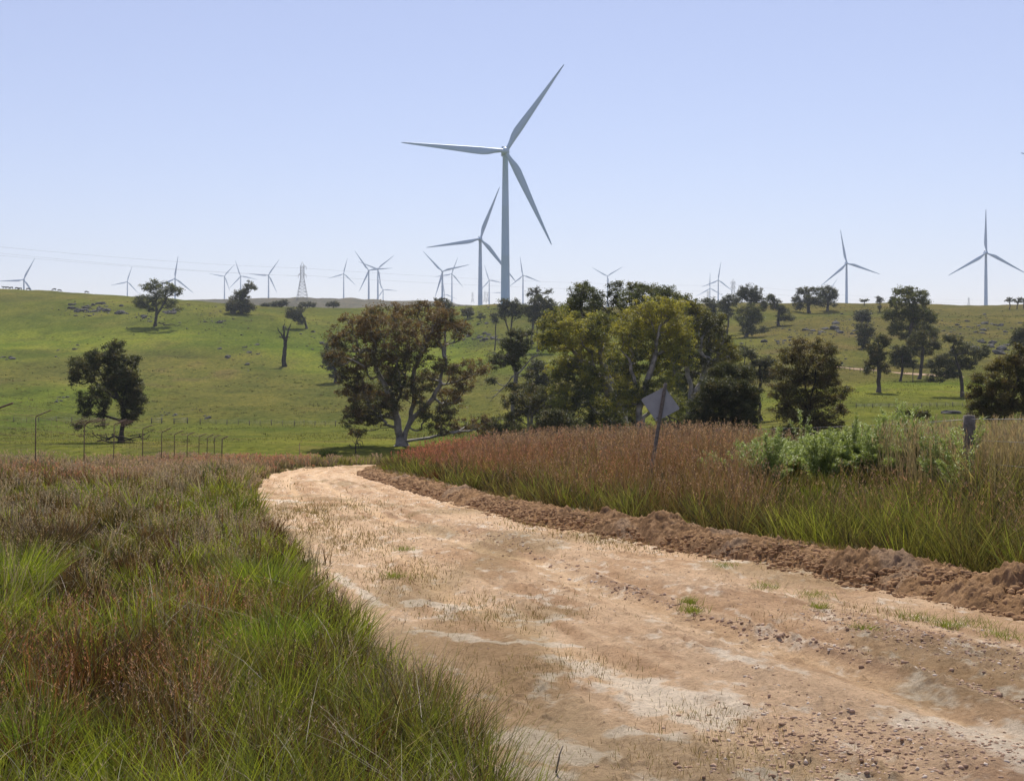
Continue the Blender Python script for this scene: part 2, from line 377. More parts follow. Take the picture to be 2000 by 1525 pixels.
# ------------------------------------------------------------------ grass
def blades(pos, h, wd, c0, c1, lean=.25, curve=.3, nseg=2, az=None, face=None, tipw=.0, mid=1.0):
    n = len(pos); h = np.broadcast_to(h, n).astype(float); wd = np.broadcast_to(wd, n).astype(float)
    az = rng.uniform(0, 2*math.pi, n) if az is None else az
    lean = lean*rng.uniform(.2, 1.3, n) if np.isscalar(lean) else lean
    curve = curve*rng.uniform(0, 1.4, n) if np.isscalar(curve) else curve
    fa = rng.uniform(-1.1, 1.1, n) if face is None else face
    side = np.stack([np.cos(fa), np.sin(fa), np.zeros(n)], 1)
    d = np.stack([np.cos(az), np.sin(az), np.zeros(n)], 1)
    V = []; C = []
    for k in range(nseg+1):
        t = k/nseg
        out = (lean*t+curve*t*t)
        up = t*(1-.25*np.clip(lean+curve, 0, 2)*t)
        c = pos+d*(out*h)[:, None]+np.array([0, 0, 1.])*(up*h)[:, None]
        wk = wd*((1-t)**.6*mid if k else .8)
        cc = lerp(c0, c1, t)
        if k < nseg:
            V += [c-side*(wk/2)[:, None], c+side*(wk/2)[:, None]]; C += [cc, cc]
        else: V.append(c); C.append(cc)
    nv = len(V); V = np.stack(V, 1).reshape(-1, 3)
    C = np.stack([np.broadcast_to(x, (n, 3)) for x in C], 1).reshape(-1, 3)
    b = np.arange(n)*nv; q = []
    for k in range(nseg-1): q.append(np.stack([b+2*k, b+2*k+1, b+2*k+3, b+2*k+2], 1))
    tr = np.stack([b+2*nseg-2, b+2*nseg-1, b+2*nseg], 1)
    tip = V.reshape(n, nv, 3)[:, -1]
    return V, np.concatenate(q) if q else np.zeros((0, 4), int), tr, C, tip
class Stuff:
    def __init__(s): s.V = []; s.Q = []; s.T = []; s.C = []; s.n = 0
    def add(s, r):
        V, q, t, C = r[:4]; s.V.append(V); s.Q.append(q+s.n); s.T.append(t+s.n); s.C.append(C); s.n += len(V)
        return r[4] if len(r) > 4 else None
    def build(s, name, mat, parent=None, loc=None):
        fs = [f for f in (np.concatenate(s.Q), np.concatenate(s.T)) if len(f)]
        V = np.concatenate(s.V)
        if loc is not None: V = V-np.asarray(loc)
        return mesh_np(name, V, fs, np.concatenate(s.C), mat, False, parent, None)
def scatter(n, d0, d1, test, u0=-.42, u1=.42, p=.5):
    D = (d0**p+(d1**p-d0**p)*rng.random(n))**(1/p); x = rng.uniform(u0, u1, n)*(D+1.5)
    k = test(x, D); return x[k], D[k]
def vary(c, n, s=.25, hue=.08):
    return np.asarray(c)*(1+rng.uniform(-s, s, (n, 1)))*(1+rng.uniform(-hue, hue, (n, 3)))
G = dict(lime=(.36, .43, .055), green=(.175, .215, .042), dkg=(.07, .09, .025), straw=(.42, .33, .19), grey=(.36, .30, .255), rust=(.26, .115, .055), brown=(.17, .11, .06), pink=(.46, .215, .17), mauve=(.42, .32, .27), olive=(.215, .20, .06))
G = {k: np.array(v) for k, v in G.items()}
def mask_px(x, D, lst):
    """soft union of plan-position patches, each given as (x, D, rx, rD)"""
    m_ = np.zeros(len(x))
    for a, b_, c_, d_ in lst: m_ = np.maximum(m_, np.exp(-(((x-a)/c_)**2+((D-b_)/d_)**2)))
    return m_
def pt(px, py, e=.35): D = (CH-e)*F/(py-862.0); return (px-1000)/F*D, D
def tuft(x, D, per, rad):
    """every sampled point becomes a tuft of blades leaning outwards"""
    n = len(x); a = rng.uniform(0, 2*math.pi, n*per); r_ = rng.random(n*per)**.7
    R_ = np.repeat(rad*rng.uniform(.6, 1.5, n), per)
    X = np.repeat(x, per)+np.cos(a)*r_*R_; Y = np.repeat(D, per)+np.sin(a)*r_*R_
    return X, Y, a+rng.normal(0, .5, n*per), .1+.5*r_, np.repeat(rng.random(n), per), np.repeat(rng.random(n), per)
def leftfield():
    edge = lambda x, D: x < xl(D)-.05+(fbm(D*1.3, D*0, 3, 91)-.5)*.55
    reg = lambda x, D: edge(x, D) & (x > -21.5-.02*D) & (D < 99+vn(x*.3, D*0, 8)*8)
    lush = [(*pt(30, 1180), .9, 1.1), (*pt(540, 1240), .55, .8), (*pt(510, 1130), .5, .9), (*pt(60, 1420), .5, .6), (*pt(650, 1330), .6, .7), (*pt(800, 1450), .7, .6), (*pt(480, 975), 1.6, 4), (*pt(420, 960), 1.4, 4), (*pt(620, 1180), .6, 1.5), (*pt(150, 960), 1.5, 3), (*pt(440, 1480), .5, .5), (-1.0, 5.3, .8, .7)]
    rustp = [(*pt(190, 1300), .9, .9), (*pt(300, 1180), .9, 1.3), (*pt(340, 1230), .5, .8), (*pt(130, 935), 2.4, 4), (*pt(60, 1260), .6, .8), (-13, 82, 7, 10)]
    s = Stuff()
    # understorey
    x, D = scatter(15000, 3.0, 108, reg); x, D, az, ln, t1, t2 = tuft(x, D, 14, .03+.003*D)
    n = len(x); lu = np.clip(mask_px(x, D, lush)*1.3, 0, 1); ru = mask_px(x, D, rustp)
    nn = fbm(x*1.7, D*1.1, 3, 92); n2 = fbm(x*2.2, D*1.2, 2, 93)
    sel = t1*.8+.2*rng.random(n)
    q = t2*.75+nn*.55-.15; q = q*(1-.45*lu)
    g = np.where((q < .26)[:, None], lerp(G['green'], G['lime'], t1[:, None]), np.where((q < .46)[:, None], lerp(G['olive'], G['lime'], .35*t1[:, None]), np.where((q < .58)[:, None], G['olive']*.75, np.where((q < .74)[:, None], lerp(G['straw'], G['grey'], t1[:, None]), G['brown']*1.1))))
    g = lerp(g, G['rust']*.7, (ru*.15)[:, None])
    c = g*(.6+.55*t1[:, None])*(1+rng.uniform(-.4, .4, (n, 1)))
    wh = rng.random(n) < .05; c = np.where(wh[:, None], np.array([.55, .5, .4]), c)  # a few straw-white blades, painted as bright glints
    far = ss(45, 90, D)[:, None]; c = lerp(c, G['mauve']*(.7+.5*rng.random((n, 1))), far*.35)
    h = (.30+.95*ss(.36, .62, fbm(x*1.9, D*1.3, 2, 106)))*(.08+.30*t1**1.5+.12*rng.random(n))*(.7+.7*nn)*(1+.45*lu)*(1+.5*ss(15, 60, D))*ss(-.25, .9, xl(D)-x+.25)**.6
    z = H(x, D)
    s.add(blades(np.stack([x, D, z-.02], 1), h, np.maximum(.0042, .00075*D)*rng.uniform(.6, 1.5, n), c*.2, c, ln*.75, .35, 2, az=az))  # dark roots: shade between the tufts painted into the blades
    # long lush leaves
    x, D = scatter(6500, 3.0, 60, lambda x, D: reg(x, D) & (rng.random(len(x)) < mask_px(x, D, lush)*1.1+.07)); x, D, az, ln, t1, t2 = tuft(x, D, 17, .05+.002*D)
    n = len(x); c = lerp(G['green'], G['lime'], t2[:, None]**.6)*(1+rng.uniform(-.25, .25, (n, 1)))
    hh = (.20+.22*t1+.16*rng.random(n))*ss(-.2, .8, xl(D)-x+.2)**.5
    s.add(blades(np.stack([x, D, H(x, D)-.02], 1), hh, np.maximum(.0058, .00085*D), c*.2, c*rng.uniform(.6, 1.3, (n, 1)), ln*.7, .5, 3, az=az))  # leaf roots darkened to paint shade low in the clump
    x, D = scatter(1300, 3.2, 80, lambda x, D: reg(x, D) & (x < xl(D)-.35), p=.35); x, D, az, ln, t1, t2 = tuft(x, D, 95, .10+.0022*D); n = len(x)
    pal = np.array([G['lime'], G['green'], G['brown']*.8, G['rust']*.55, G['brown']*.55, G['olive']]); c = pal[np.minimum((t2*6).astype(int), 5)]*(1+rng.uniform(-.35, .35, (n, 1)))
    s.add(blades(np.stack([x, D, H(x, D)-.02], 1), (.28+.34*t1)*rng.uniform(.5, 1.1, n), np.maximum(.005, .0008*D), c*.06, c, ln*.6, .4, 3, az=az))  # near-black roots paint the shaded gaps inside each tussock
    # thin dry stems with heads
    x, D = scatter(7500, 3.0, 108, lambda x, D: reg(x, D) & (rng.random(len(x)) < .25+.75*ss(.4, .62, fbm(x*1.3, D*.8, 3, 94))+.6*ss(20, 50, D)))
    x, D, az0, ln, t1, t2 = tuft(x, D, 9, .07+.002*D); n = len(x); ru = np.clip(mask_px(x, D, rustp)*1.3, 0, 1); lu = mask_px(x, D, lush)
    k = rng.random(n) > lu*.75; x = x[k]; D = D[k]; ru = ru[k]; t1 = t1[k]; t2 = t2[k]; n = len(x)
    hh = (.30+.34*t1+.14*rng.random(n))*(1-.35*lu[k])*(.9+.3*ss(10, 50, D))*ss(-.3, 1.2, xl(D)-x+.3)**.7
    base = np.where((t2 < .45)[:, None], G['grey']*.9, G['brown']*1.1); base = lerp(base, G['rust'], (ru*(rng.random(n) < .55))[:, None])
    fa = ss(35, 70, D)[:, None]; base = lerp(base, G['mauve'], fa*.6)
    base = base*(1+rng.uniform(-.3, .3, (n, 1)))
    az = rng.uniform(0, 6.28, n)
    tip = s.add(blades(np.stack([x, D, H(x, D)], 1), hh, np.maximum(.0034, .00055*D), base*.35, base, .14, .22, 3, az=az, mid=1.5))
    for q in range(4):
        cc = lerp(G['mauve'], G['pink'], np.clip(ru+.25*fa[:, 0]*vn(x*.1, D*.1, 5), 0, 1)[:, None])*(1+rng.uniform(-.35, .35, (n, 1)))
        p2 = tip-np.array([0, 0, 1.])*(rng.uniform(.0, .13, n)*ss(0, .5, hh))[:, None]
        s.add(blades(p2, rng.uniform(.010, .026, n)*np.maximum(1, D/22), np.maximum(.0045, .0008*D), cc, cc, .8, .3, 1, az=rng.uniform(0, 6.28, n)))
    # fallen pale stalks
    x, D = scatter(3200, 3.2, 30, reg)
    n = len(x); c = vary(np.array([.42, .36, .28]), n)
    s.add(blades(np.stack([x, D, H(x, D)+rng.uniform(.05, .3, n)], 1), rng.uniform(.15, .4, n), np.maximum(.003, .0004*D), c, c, 1.6, .5, 3))
    o = s.build("grass", M['grass']); tag(o, "mixed green and dry roadside grass left of the dirt road", "grass", kind='stuff')
leftfield()
def rightfield():
    reg = lambda x, D: (x > xr(D)+.85+.3*vn(D*2, D*0, 4)) & (x < xr(D)+15+.12*D) & (D < 100) & ~((D > 62) & (x > xr(D)+13))
    s = Stuff()
    def zones(x, D):
        px = 1000+F*x/D
        green = ss(1420, 1560, px); straw = ss(1840, 1900, px)*ss(18, 22, D); return px, green, straw
    x, D = scatter(18500, 9, 102, reg, -.18, .60, .42); x, D, az, ln, t1, t2 = tuft(x, D, 15, .05+.002*D)
    n = len(x); px, gz, st = zones(x, D); dr = x-xr(D)-1
    nn = fbm(x*.6, D*.35, 3, 95)
    g = lerp(G['olive'], G['green'], t2[:, None])
    g = lerp(g, G['lime'], (ss(.42, .6, fbm(x*1.1, D*.8, 2, 96))*(.25+.30*gz)*(.3+.7*gz)*ss(5, .3, dr*.7+0*D))[:, None])
    g = lerp(g, G['brown']*.75+G['olive']*.2, ((1-.55*gz)*(t1 < .6)*.85)[:, None])
    g = lerp(g, G['straw']*.9, (np.clip(.25+.6*st, 0, 1)*(rng.random(n) < .6))[:, None])
    c = g*(.45+.8*t1[:, None])*(1+rng.uniform(-.25, .25, (n, 1)))
    wz = gz*(1-st)*ss(19, 26, D)*ss(52, 46, D)
    h = (.16+.62*np.where(t2 > .5, t1, 1-t1)+.2*rng.random(n))*(.75+.5*nn)*ss(-1.0, .4, dr)*(1+.25*st)*1.15*(1-.45*wz)
    tipc = lerp(c, G['pink'], ((1-gz)*.3*ss(.3, .8, dr/2.5)*(rng.random(n)))[:, None])
    s.add(blades(np.stack([x, D, H(x, D)-.02], 1), h, np.maximum(.008, .0008*D)*rng.uniform(.6, 1.5, n), c*.2, tipc*rng.uniform(.5, 1.35, (n, 1)), ln*.8, .35, 2, az=az))  # roots darkened, painted shade at the foot of the grass
    x, D = scatter(620, 9, 80, lambda x, D: reg(x, D) & (x < xr(D)+6), -.18, .60, .4); x, D, az, ln, t1, t2 = tuft(x, D, 90, .12+.002*D); n = len(x)
    pal = np.array([G['lime']*.55, G['olive']*.6, G['brown']*.7, G['rust']*.5, G['brown']*.5, G['olive']*.8]); c = pal[np.minimum((t2*6).astype(int), 5)]*(1+rng.uniform(-.35, .35, (n, 1)))
    s.add(blades(np.stack([x, D, H(x, D)-.02], 1), (.40+.42*t1)*rng.uniform(.55, 1.1, n), np.maximum(.006, .0008*D), c*.15, c, ln*.5, .3, 3, az=az))  # dark tussock roots, shade put into the colour
    # flowering stems, pinkish over most, pale at the back
    x, D = scatter(74000, 10, 102, reg, -.18, .60, .42)
    n = len(x); px, gz, st = zones(x, D); dr = x-xr(D)-1
    keep = rng.random(n) < lerp(.95, .38, gz)*ss(.1, 2.0, dr)*(.45+.7*ss(.35, .6, fbm(x*.5, D*.3, 3, 97)))
    x = x[keep]; D = D[keep]; px = px[keep]; gz = gz[keep]; st = st[keep]; dr = dr[keep]; n = len(x)
    hh = (.55+.50*rng.random(n))*(1.08+.42*ss(.3, 2.6, dr))*(1-.15*gz)*(1-.45*gz*(1-st)*ss(19, 26, D)*ss(52, 46, D))
    az = rng.uniform(0, 6.28, n)
    patch = ss(.42, .62, fbm(x*.35, D*.2, 3, 98)); back = ss(4, 9, dr)
    head = lerp(lerp(G['mauve']*.85, G['pink']*.9, (.3+.6*patch)[:, None]), G['mauve']*.85, (back*.6+.15*gz)[:, None])
    head = lerp(head, np.array([.50, .17, .135]), (ss(1000, 800, px)*.75)[:, None])
    head = lerp(head, G['straw'], (st*.7)[:, None])
    head = head*.78*(1+rng.uniform(-.45, .4, (n, 1)))
    stem = lerp(G['brown']*1.2, G['rust'], rng.random((n, 1))*.7*(1-gz[:, None]))
    tip = s.add(blades(np.stack([x, D, H(x, D)], 1), hh, np.maximum(.004, .0005*D), stem*.35, lerp(stem, head, .4), .18, .22, 3, az=az, mid=1.4))
    for q in range(4):
        p2 = tip-np.array([0, 0, 1.])*(rng.uniform(0, .22, n))[:, None]+rng.normal(0, .015, (n, 3))
        s.add(blades(p2, rng.uniform(.025, .06, n)*np.maximum(1, D/35), np.maximum(.008, .0008*D), head, head*rng.uniform(.7, 1.3, (n, 1)), .6, .3, 1, az=rng.uniform(0, 6.28, n)))
    o = s.build("tall_grass", M['grass']); tag(o, "tall reddish flowering grass right of the dirt road", "grass", kind='stuff')
    # tall pale reeds by the big corner post
    s = Stuff()
    n = 3800; x = rng.uniform(7.6, 12.5, n); D = rng.uniform(22.5, 30, n)
    c = vary(np.array([.30, .24, .17]), n); hh = rng.uniform(.9, 1.35, n)
    tip = s.add(blades(np.stack([x, D, H(x, D)], 1), hh, np.full(n, .009), c*.8, c, .12, .15, 3, mid=1.4))
    for q in range(3):
        s.add(blades(tip-np.array([0, 0, 1.])*rng.uniform(0, .15, n)[:, None], rng.uniform(.08, .14, n), np.full(n, .014), c, c*1.15, .3, .3, 2))
    o = s.build("reed_grass", M['grass']); tag(o, "tall pale dry reed grass behind the fence at the right edge", "grass", kind='stuff')
rightfield()
def farverge():
    s = Stuff()
    reg = lambda x, D: ((x > xr(D)+.5) & (D < 122)) | ((x < xl(D)-.1) & (x > -24) & (D > 96) & (D < 120+4*vn(x*.2, D*0, 3))) | ((D > 122) & (D < 127) & (x > -24))
    x, D = scatter(60000, 94, 128, lambda x, D: reg(x, D) & (x > -24) & (x < 22), -.3, .3)
    n = len(x); c = lerp(G['olive'], G['mauve']*.8, ss(.4, .6, fbm(x*.3, D*.2, 3, 99))[:, None]*rng.random((n, 1))**.5); c = np.where(rng.random((n, 1)) < .25, G['lime']*.8, c)*(1+rng.uniform(-.3, .3, (n, 1)))
    s.add(blades(np.stack([x, D, H(x, D)-.02], 1), rng.uniform(.25, .8, n)*ss(128, 120, D)*.9+.1, np.full(n, .06), c*.6, c, .25, .3, 2))
    o = s.build("verge_grass", M['grass']); tag(o, "greyish green grass beyond the bend of the road", "grass", kind='stuff')
farverge()
def pasturetufts():
    s = Stuff()
    x, D = scatter(70000, 118, 420, lambda x, D: rng.random(len(x)) < .15+.85*ss(.5, .62, fbm(x*.08, D*.05, 3, 101)), -.42, .42, .6)
    n = len(x); c = lerp(G['green']*.6, G['olive']*.7, rng.random((n, 1)))*(1+rng.uniform(-.4, .3, (n, 1)))
    s.add(blades(np.stack([x, D, H(x, D)-.03], 1), rng.uniform(.06, .2, n), D*.0007, c*.8, c, .6, .3, 2))
    x, D = scatter(5200, 150, 640, lambda x, D: rng.random(len(x)) < .12+.9*ss(.5, .66, fbm(x*.03, D*.02, 4, 105)), -.42, .42, 1.3)
    x, D, az, ln, t1, t2 = tuft(x, D, 10, .25+.0008*D); n = len(x)
    c = lerp(np.array([.055, .065, .022]), np.array([.12, .095, .045]), (t1 > .5)[:, None]*1.)*(1+rng.uniform(-.3, .3, (n, 1)))
    s.add(blades(np.stack([x, D, H(x, D)-.03], 1), rng.uniform(.12, .42, n)*(.5+t2), np.maximum(.05, D*.0006), c, c, ln, .3, 1, az=az))
    o = s.build("pasture_grass", M['grass']); tag(o, "short green pasture grass in the paddock", "grass", kind='stuff')
pasturetufts()
def roadgrass():
    s = Stuff()
    def reg(x, D):
        T = (x-xl(D))/(xr(D)-xl(D)); f = fbm(x*.8, D*.45, 3, 102)
        lane = np.exp(-((T-.49)/.06)**2)
        a = ss(.46, .62, f)*(1-lane)*(.25+.75*((T < .42) | (T > .8)))
        spots = mask_px(x, D, [(*onroad(700, 1060), .6, 3.0), (*onroad(620, 1030), .6, 4), (*onroad(790, 1120), .5, 2), (*onroad(980, 1190), .7, 1.2), (*onroad(890, 1350), .35, .8), (*onroad(830, 1310), .3, .7), (*onroad(1050, 1020), .6, 4), (*onroad(1200, 1060), .6, 2), (*onroad(1700, 1200), .8, .9), (*onroad(1400, 1410), .3, .5), (*onroad(1100, 1300), .5, .6), (*onroad(600, 1000), 1.2, 5), (*onroad(1370, 1480), .4, .5), (*onroad(930, 1480), .5, .4)])
        return (T > -.02) & (T < .99) & (rng.random(len(x)) < np.clip(a*.09+spots*1.0, 0, 1))
    x, D = scatter(210000, 5, 90, reg, -.3, .42, .45)
    n = len(x); c = lerp(G['brown']*1.5, G['straw']*.8, rng.random((n, 1))); c = np.where(rng.random((n, 1)) < .3, G['olive'], c)*(1+rng.uniform(-.3, .3, (n, 1)))
    s.add(blades(np.stack([x, D, H(x, D)-.01], 1), rng.uniform(.02, .07, n)*rng.uniform(.5, 1.2, n)*(1+.9*ss(12, 30, D)), np.maximum(.0026, .0005*D), c*.6, c, .35, .25, 2))
    # green tufts on the road
    for px, py, r_ in ((1418, 1108, .16), (1590, 1166, .17), (1500, 1150, .14), (1905, 1222, .2), (1790, 1210, .2), (1850, 1225, .12), (1960, 1245, .15), (1690, 1235, .1), (1515, 1040, .15), (1100, 970, .2), (1005, 1005, .2), (1350, 1195, .1), (1345, 1180, .07), (1600, 1190, .07), (770, 1128, .15), (790, 1075, .15)):
        cx, cd = onroad(px, py); n = 130; x = cx+rng.normal(0, r_*.6, n); D = cd+rng.normal(0, r_, n)
        c = lerp(G['green'], G['lime']*.8, rng.random((n, 1)))
        s.add(blades(np.stack([x, D, H(x, D)], 1), rng.uniform(.04, .13, n), np.full(n, .0055), c*.6, c, .8, .4, 2))
    # tufts and dead grass caught in the soil bank
    D = 9+71*rng.random(26000)**1.6; q = rng.uniform(.1, 1.7, 26000); x = xr(D)+q
    k = rng.random(26000) < ss(.52, .62, fbm(x*1.3, D*.5, 3, 104))*.9; x = x[k]; D = D[k]; q = q[k]; n = len(x)
    z = H(x, D)+.22*np.sin(np.clip(q/1.6, 0, 1)*math.pi)
    c = np.where(rng.random((n, 1)) < .75, G['brown']*1.2, G['olive'])*(1+rng.uniform(-.3, .3, (n, 1)))
    s.add(blades(np.stack([x, D, z], 1), rng.uniform(.06, .18, n), np.maximum(.005, .0006*D), c*.8, c, 1.0, .5, 2))
    o = s.build("road_grass", M['grass']); tag(o, "sparse dry and green grass tufts growing on the dirt road", "grass", kind='stuff')
roadgrass()

# ------------------------------------------------------------------ gravel and clods
def ico(sub=1):
    bm = bmesh.new(); bmesh.ops.create_icosphere(bm, subdivisions=sub, radius=1)
    v = np.array([x.co[:] for x in bm.verts]); f = np.array([[q.index for q in p.verts] for p in bm.faces]); bm.free(); return v, f
def stones(name, x, D, r_, cols, label, zoff=0, sub=1, kind='stuff'):
    v, f = ico(sub); n = len(x); nv = len(v)
    a = rng.uniform(0, 6.28, n); sx = rng.uniform(.8, 1.35, n); sy = rng.uniform(.6, 1.0, n); sz = rng.uniform(.45, .8, n)
    V = np.repeat(v[None], n, 0)*(1+rng.uniform(-.34, .30, (n, nv, 1)))
    V = V*np.stack([sx, sy, sz], 1)[:, None]*r_[:, None, None]
    ca, sa = np.cos(a)[:, None], np.sin(a)[:, None]
    X = V[..., 0]*ca-V[..., 1]*sa; Y = V[..., 0]*sa+V[..., 1]*ca
    z = H(x, D)+zoff
    V = np.stack([X+x[:, None], Y+D[:, None], V[..., 2]+(z+r_*.22)[:, None]], -1).reshape(-1, 3)
    Fc = (np.repeat(f[None], n, 0)+(np.arange(n)*nv)[:, None, None]).reshape(-1, 3)
    C = np.repeat(cols, nv, 0)
    m, t, b = newmat(name+"_stone"); t.links.new(mixc(t, attr(t), ramp(t, noise(t, 60, 4), [(.3, (.75, .75, .75)), (.7, (1.15, 1.15, 1.15))]), 1, 'MULTIPLY'), b.inputs["Base Color"]); b.inputs["Roughness"].default_value = 1; b.inputs["Specular IOR Level"].default_value = 0
    o = mesh_np(name, V, [Fc], C, m, False); return tag(o, label, name.replace('_', ' '), kind=kind)
def gravel():
    X = []; Dd = []; S = []
    def band(pts, n, spread, s0, s1):
        p = [onroad(*q) for q in pts]; t = rng.uniform(0, len(p)-1, n); i = np.minimum(t.astype(int), len(p)-2); f = t-i
        px = np.array([a for a, b in p]); pd = np.array([b for a, b in p])
        X.append(px[i]*(1-f)+px[i+1]*f+rng.normal(0, spread, n)); Dd.append(pd[i]*(1-f)+pd[i+1]*f+rng.normal(0, spread, n)); S.append(s0*.7+(s1*1.25-s0)*rng.random(n)**4)
    def patch(px, py, rx, rd, n, s0, s1):
        a, b = onroad(px, py); X.append(a+rng.normal(0, rx, n)); Dd.append(b+rng.normal(0, rd, n)); S.append(s0*.7+(s1*1.25-s0)*rng.random(n)**4)
    band([(1180, 1140), (1250, 1160), (1400, 1205), (1550, 1250), (1700, 1290), (1850, 1325), (2000, 1365), (2150, 1400)], 1700, .09, .006, .03)
    band([(900, 1020), (1000, 1065), (1180, 1140)], 350, .15, .01, .035)
    band([(1600, 1190), (1750, 1235), (1900, 1270), (2050, 1310)], 3600, .30, .006, .022)
    patch(1700, 1240, .8, .7, 500, .005, .018)
    band([(1400, 1300), (1500, 1330), (1570, 1380), (1620, 1420)], 300, .12, .006, .02)
    patch(1560, 1430, .3, .4, 900, .006, .024); patch(1700, 1450, .45, .35, 2200, .005, .018); patch(1650, 1500, .5, .3, 1300, .006, .022); patch(1850, 1460, .45, .4, 1500, .005, .018)
    patch(1300, 1400, 1.6, 1.6, 500, .003, .012); patch(1200, 1230, 1.5, 2.5, 700, .004, .014); patch(850, 1060, .9, 2.5, 300, .008, .022); patch(1330, 1190, .5, .8, 200, .004, .014)
    n0 = 16000; D = (6+(60-6)*rng.random(n0)**1.8); xx = xl(D)+(xr(D)-xl(D))*rng.random(n0); X.append(xx); Dd.append(D); S.append((.003+.009*rng.random(n0)**3)*np.clip(D/10, 1, 2.4)*ss(75, 50, D))
    x = np.concatenate(X); D = np.concatenate(Dd); r_ = np.concatenate(S)
    k = (x > xl(D)) & (x < xr(D)+.1) & (D > 4); x, D, r_ = x[k], D[k], r_[k]; n = len(x)
    r_ = r_*.78
    c = lerp(np.array([.54, .385, .28]), np.array([.30, .195, .13]), rng.random((n, 1))); c = np.where(rng.random((n, 1)) < .1, np.array([.6, .5, .41]), c)
    T = (x-xl(D))/(xr(D)-xl(D)); e, _ = road_h(x, D, T)
    stones("gravel", x, D, r_, c*(1+rng.uniform(-.15, .15, (n, 1))), "pale pinkish gravel and clods scattered on the dirt road", zoff=e)
    n = 30000; D = np.exp(rng.uniform(math.log(9), math.log(75), n)); q = rng.beta(1.6, 2.2, n)*1.9-.22; x = xr(D)+q-.12
    hgt = .225*np.sin(np.clip(q/1.6, 0, 1)**.8*math.pi)*(1-.35*ss(30, 80, D))
    c = lerp(np.array([.42, .26, .145]), np.array([.24, .145, .08]), rng.random((n, 1)))
    stones("soil_clods", x, D, (.006+.045*rng.random(n)**4)*np.maximum(1, D/22), c, "crumbled brown clods on the soil bank", zoff=hgt)
gravel()


# ------------------------------------------------------------------ trees
def unit(v): return v/(np.linalg.norm(v)+1e-9)
def make_wood(base, trunk, r0, clumps, seed, wob=.06, k0=7, twig=None, drop=None):
    """trunk: list of world points; every clump centre is joined to the nearest limb"""
    rg = np.random.default_rng(seed)
    pts = [np.asarray(base, float)]; par = [-1]
    for tr in trunk:
        prev = 0 if tr[0] is None else tr[0]
        for p in tr[1:]:
            a = pts[prev]; b = np.asarray(p, float); L = np.linalg.norm(b-a); ns = 3
            for s in range(1, ns+1):
                q = a+(b-a)*s/ns+(rg.normal(0, wob*.5, 3)*L if s < ns else 0)
                pts.append(q); par.append(prev); prev = len(pts)-1
    top = pts[-1]; order = np.argsort([np.linalg.norm(c-top)+.4*np.linalg.norm(c-pts[0]) for c in clumps])
    plen = [0.0]
    for i in range(1, len(pts)): plen.append(plen[par[i]]+np.linalg.norm(pts[i]-pts[par[i]]))
    load = []
    hgt = max(1e-3, max(c[2] for c in clumps)-base[2])
    A = np.array(pts)
    for ci in order:
        c = clumps[ci]; d = np.linalg.norm(A-c, axis=1)
        cost = d+.22*np.array(plen)+np.where(A[:, 2] < base[2]+.10*hgt, 1.5*hgt, 0)+np.where(A[:, 2] > c[2]+.05*hgt, .6*(A[:, 2]-c[2]), 0)
        j = int(np.argmin(cost)); a = A[j]; L = d[j]
        ns = 2 if L < .12*hgt else 4
        prev = j; bend = rg.normal(0, wob*1.6, 3)*L; bend[2] -= .10*L
        new = []
        for s in range(1, ns+1):
            t = s/ns; q = a+(c-a)*t+bend*math.sin(t*math.pi)+(rg.normal(0, wob*.45, 3)*L if s < ns else 0)
            pts.append(q); par.append(prev); plen.append(plen[prev]+np.linalg.norm(q-pts[prev])); prev = len(pts)-1; new.append(q)
        load.append(prev); A = np.concatenate([A, np.array(new)])
    n = len(pts); cnt = np.zeros(n); ch = [0]*n
    for i in load: cnt[i] += 1
    for i in range(n-1, 0, -1): cnt[par[i]] += cnt[i]
    cnt = np.maximum(cnt, .6); rad = r0*(cnt/cnt[0])**.5
    rad = np.maximum(rad, twig or 0)
    mb = MB()
    for i in range(1, n):
        k = k0 if rad[i] > .3*r0 else (5 if rad[i] > .12*r0 else 3)
        a, b = A[par[i]], A[i]; d = unit(b-a); u = unit(np.cross(d, [.3, .9, .1] if abs(d[1]) < .9 else [1., 0, 0])); v = np.cross(d, u)
        ra = min(rad[par[i]], rad[i]*1.25); rb = rad[i]
        if par[i] == 0: ra = r0*1.5
        th = np.arange(k)*2*math.pi/k
        ring = lambda c, r_: c+r_*(np.cos(th)[:, None]*u+np.sin(th)[:, None]*v)
        V = np.concatenate([ring(a-d*ra*.3, ra), ring(b+d*rb*.3, rb)])
        mb.add(V, [(j, (j+1) % k, k+(j+1) % k, k+j) for j in range(k)])
    return mb, A, rad
def leaves(cen, rad, per, ln, wdt, colr, seed, droop=.7, flat=.7):
    rg = np.random.default_rng(seed); n = len(cen)*per
    c = np.repeat(cen, per, 0); r_ = np.repeat(rad, per)
    g = rg.normal(0, 1, (n, 3)); g = g*.46
    p = c+g*r_[:, None]*[1, 1, flat]
    ax = rg.normal(0, 1, (n, 3)); ax /= np.linalg.norm(ax, axis=1)[:, None]; ax[:, 2] = ax[:, 2]*(1-droop)-droop*rg.random(n); ax /= np.linalg.norm(ax, axis=1)[:, None]
    b = np.cross(ax, rg.normal(0, 1, (n, 3))); b /= np.linalg.norm(b, axis=1)[:, None]+1e-9
    L = (ln*rg.uniform(.6, 1.4, n))[:, None]; W = (wdt*rg.uniform(.7, 1.3, n))[:, None]
    V = np.stack([p, p+ax*L*.45+b*W*.5, p+ax*L, p+ax*L*.45-b*W*.5], 1).reshape(-1, 3)
    q = np.arange(n)[:, None]*4+np.arange(4)[None]
    cc = np.repeat(colr, per, 0)*(1+rg.uniform(-.22, .22, (n, 1)))*(1+rg.uniform(-.06, .06, (n, 3)))
    C = np.repeat(cc, 4, 0); return V, q, C
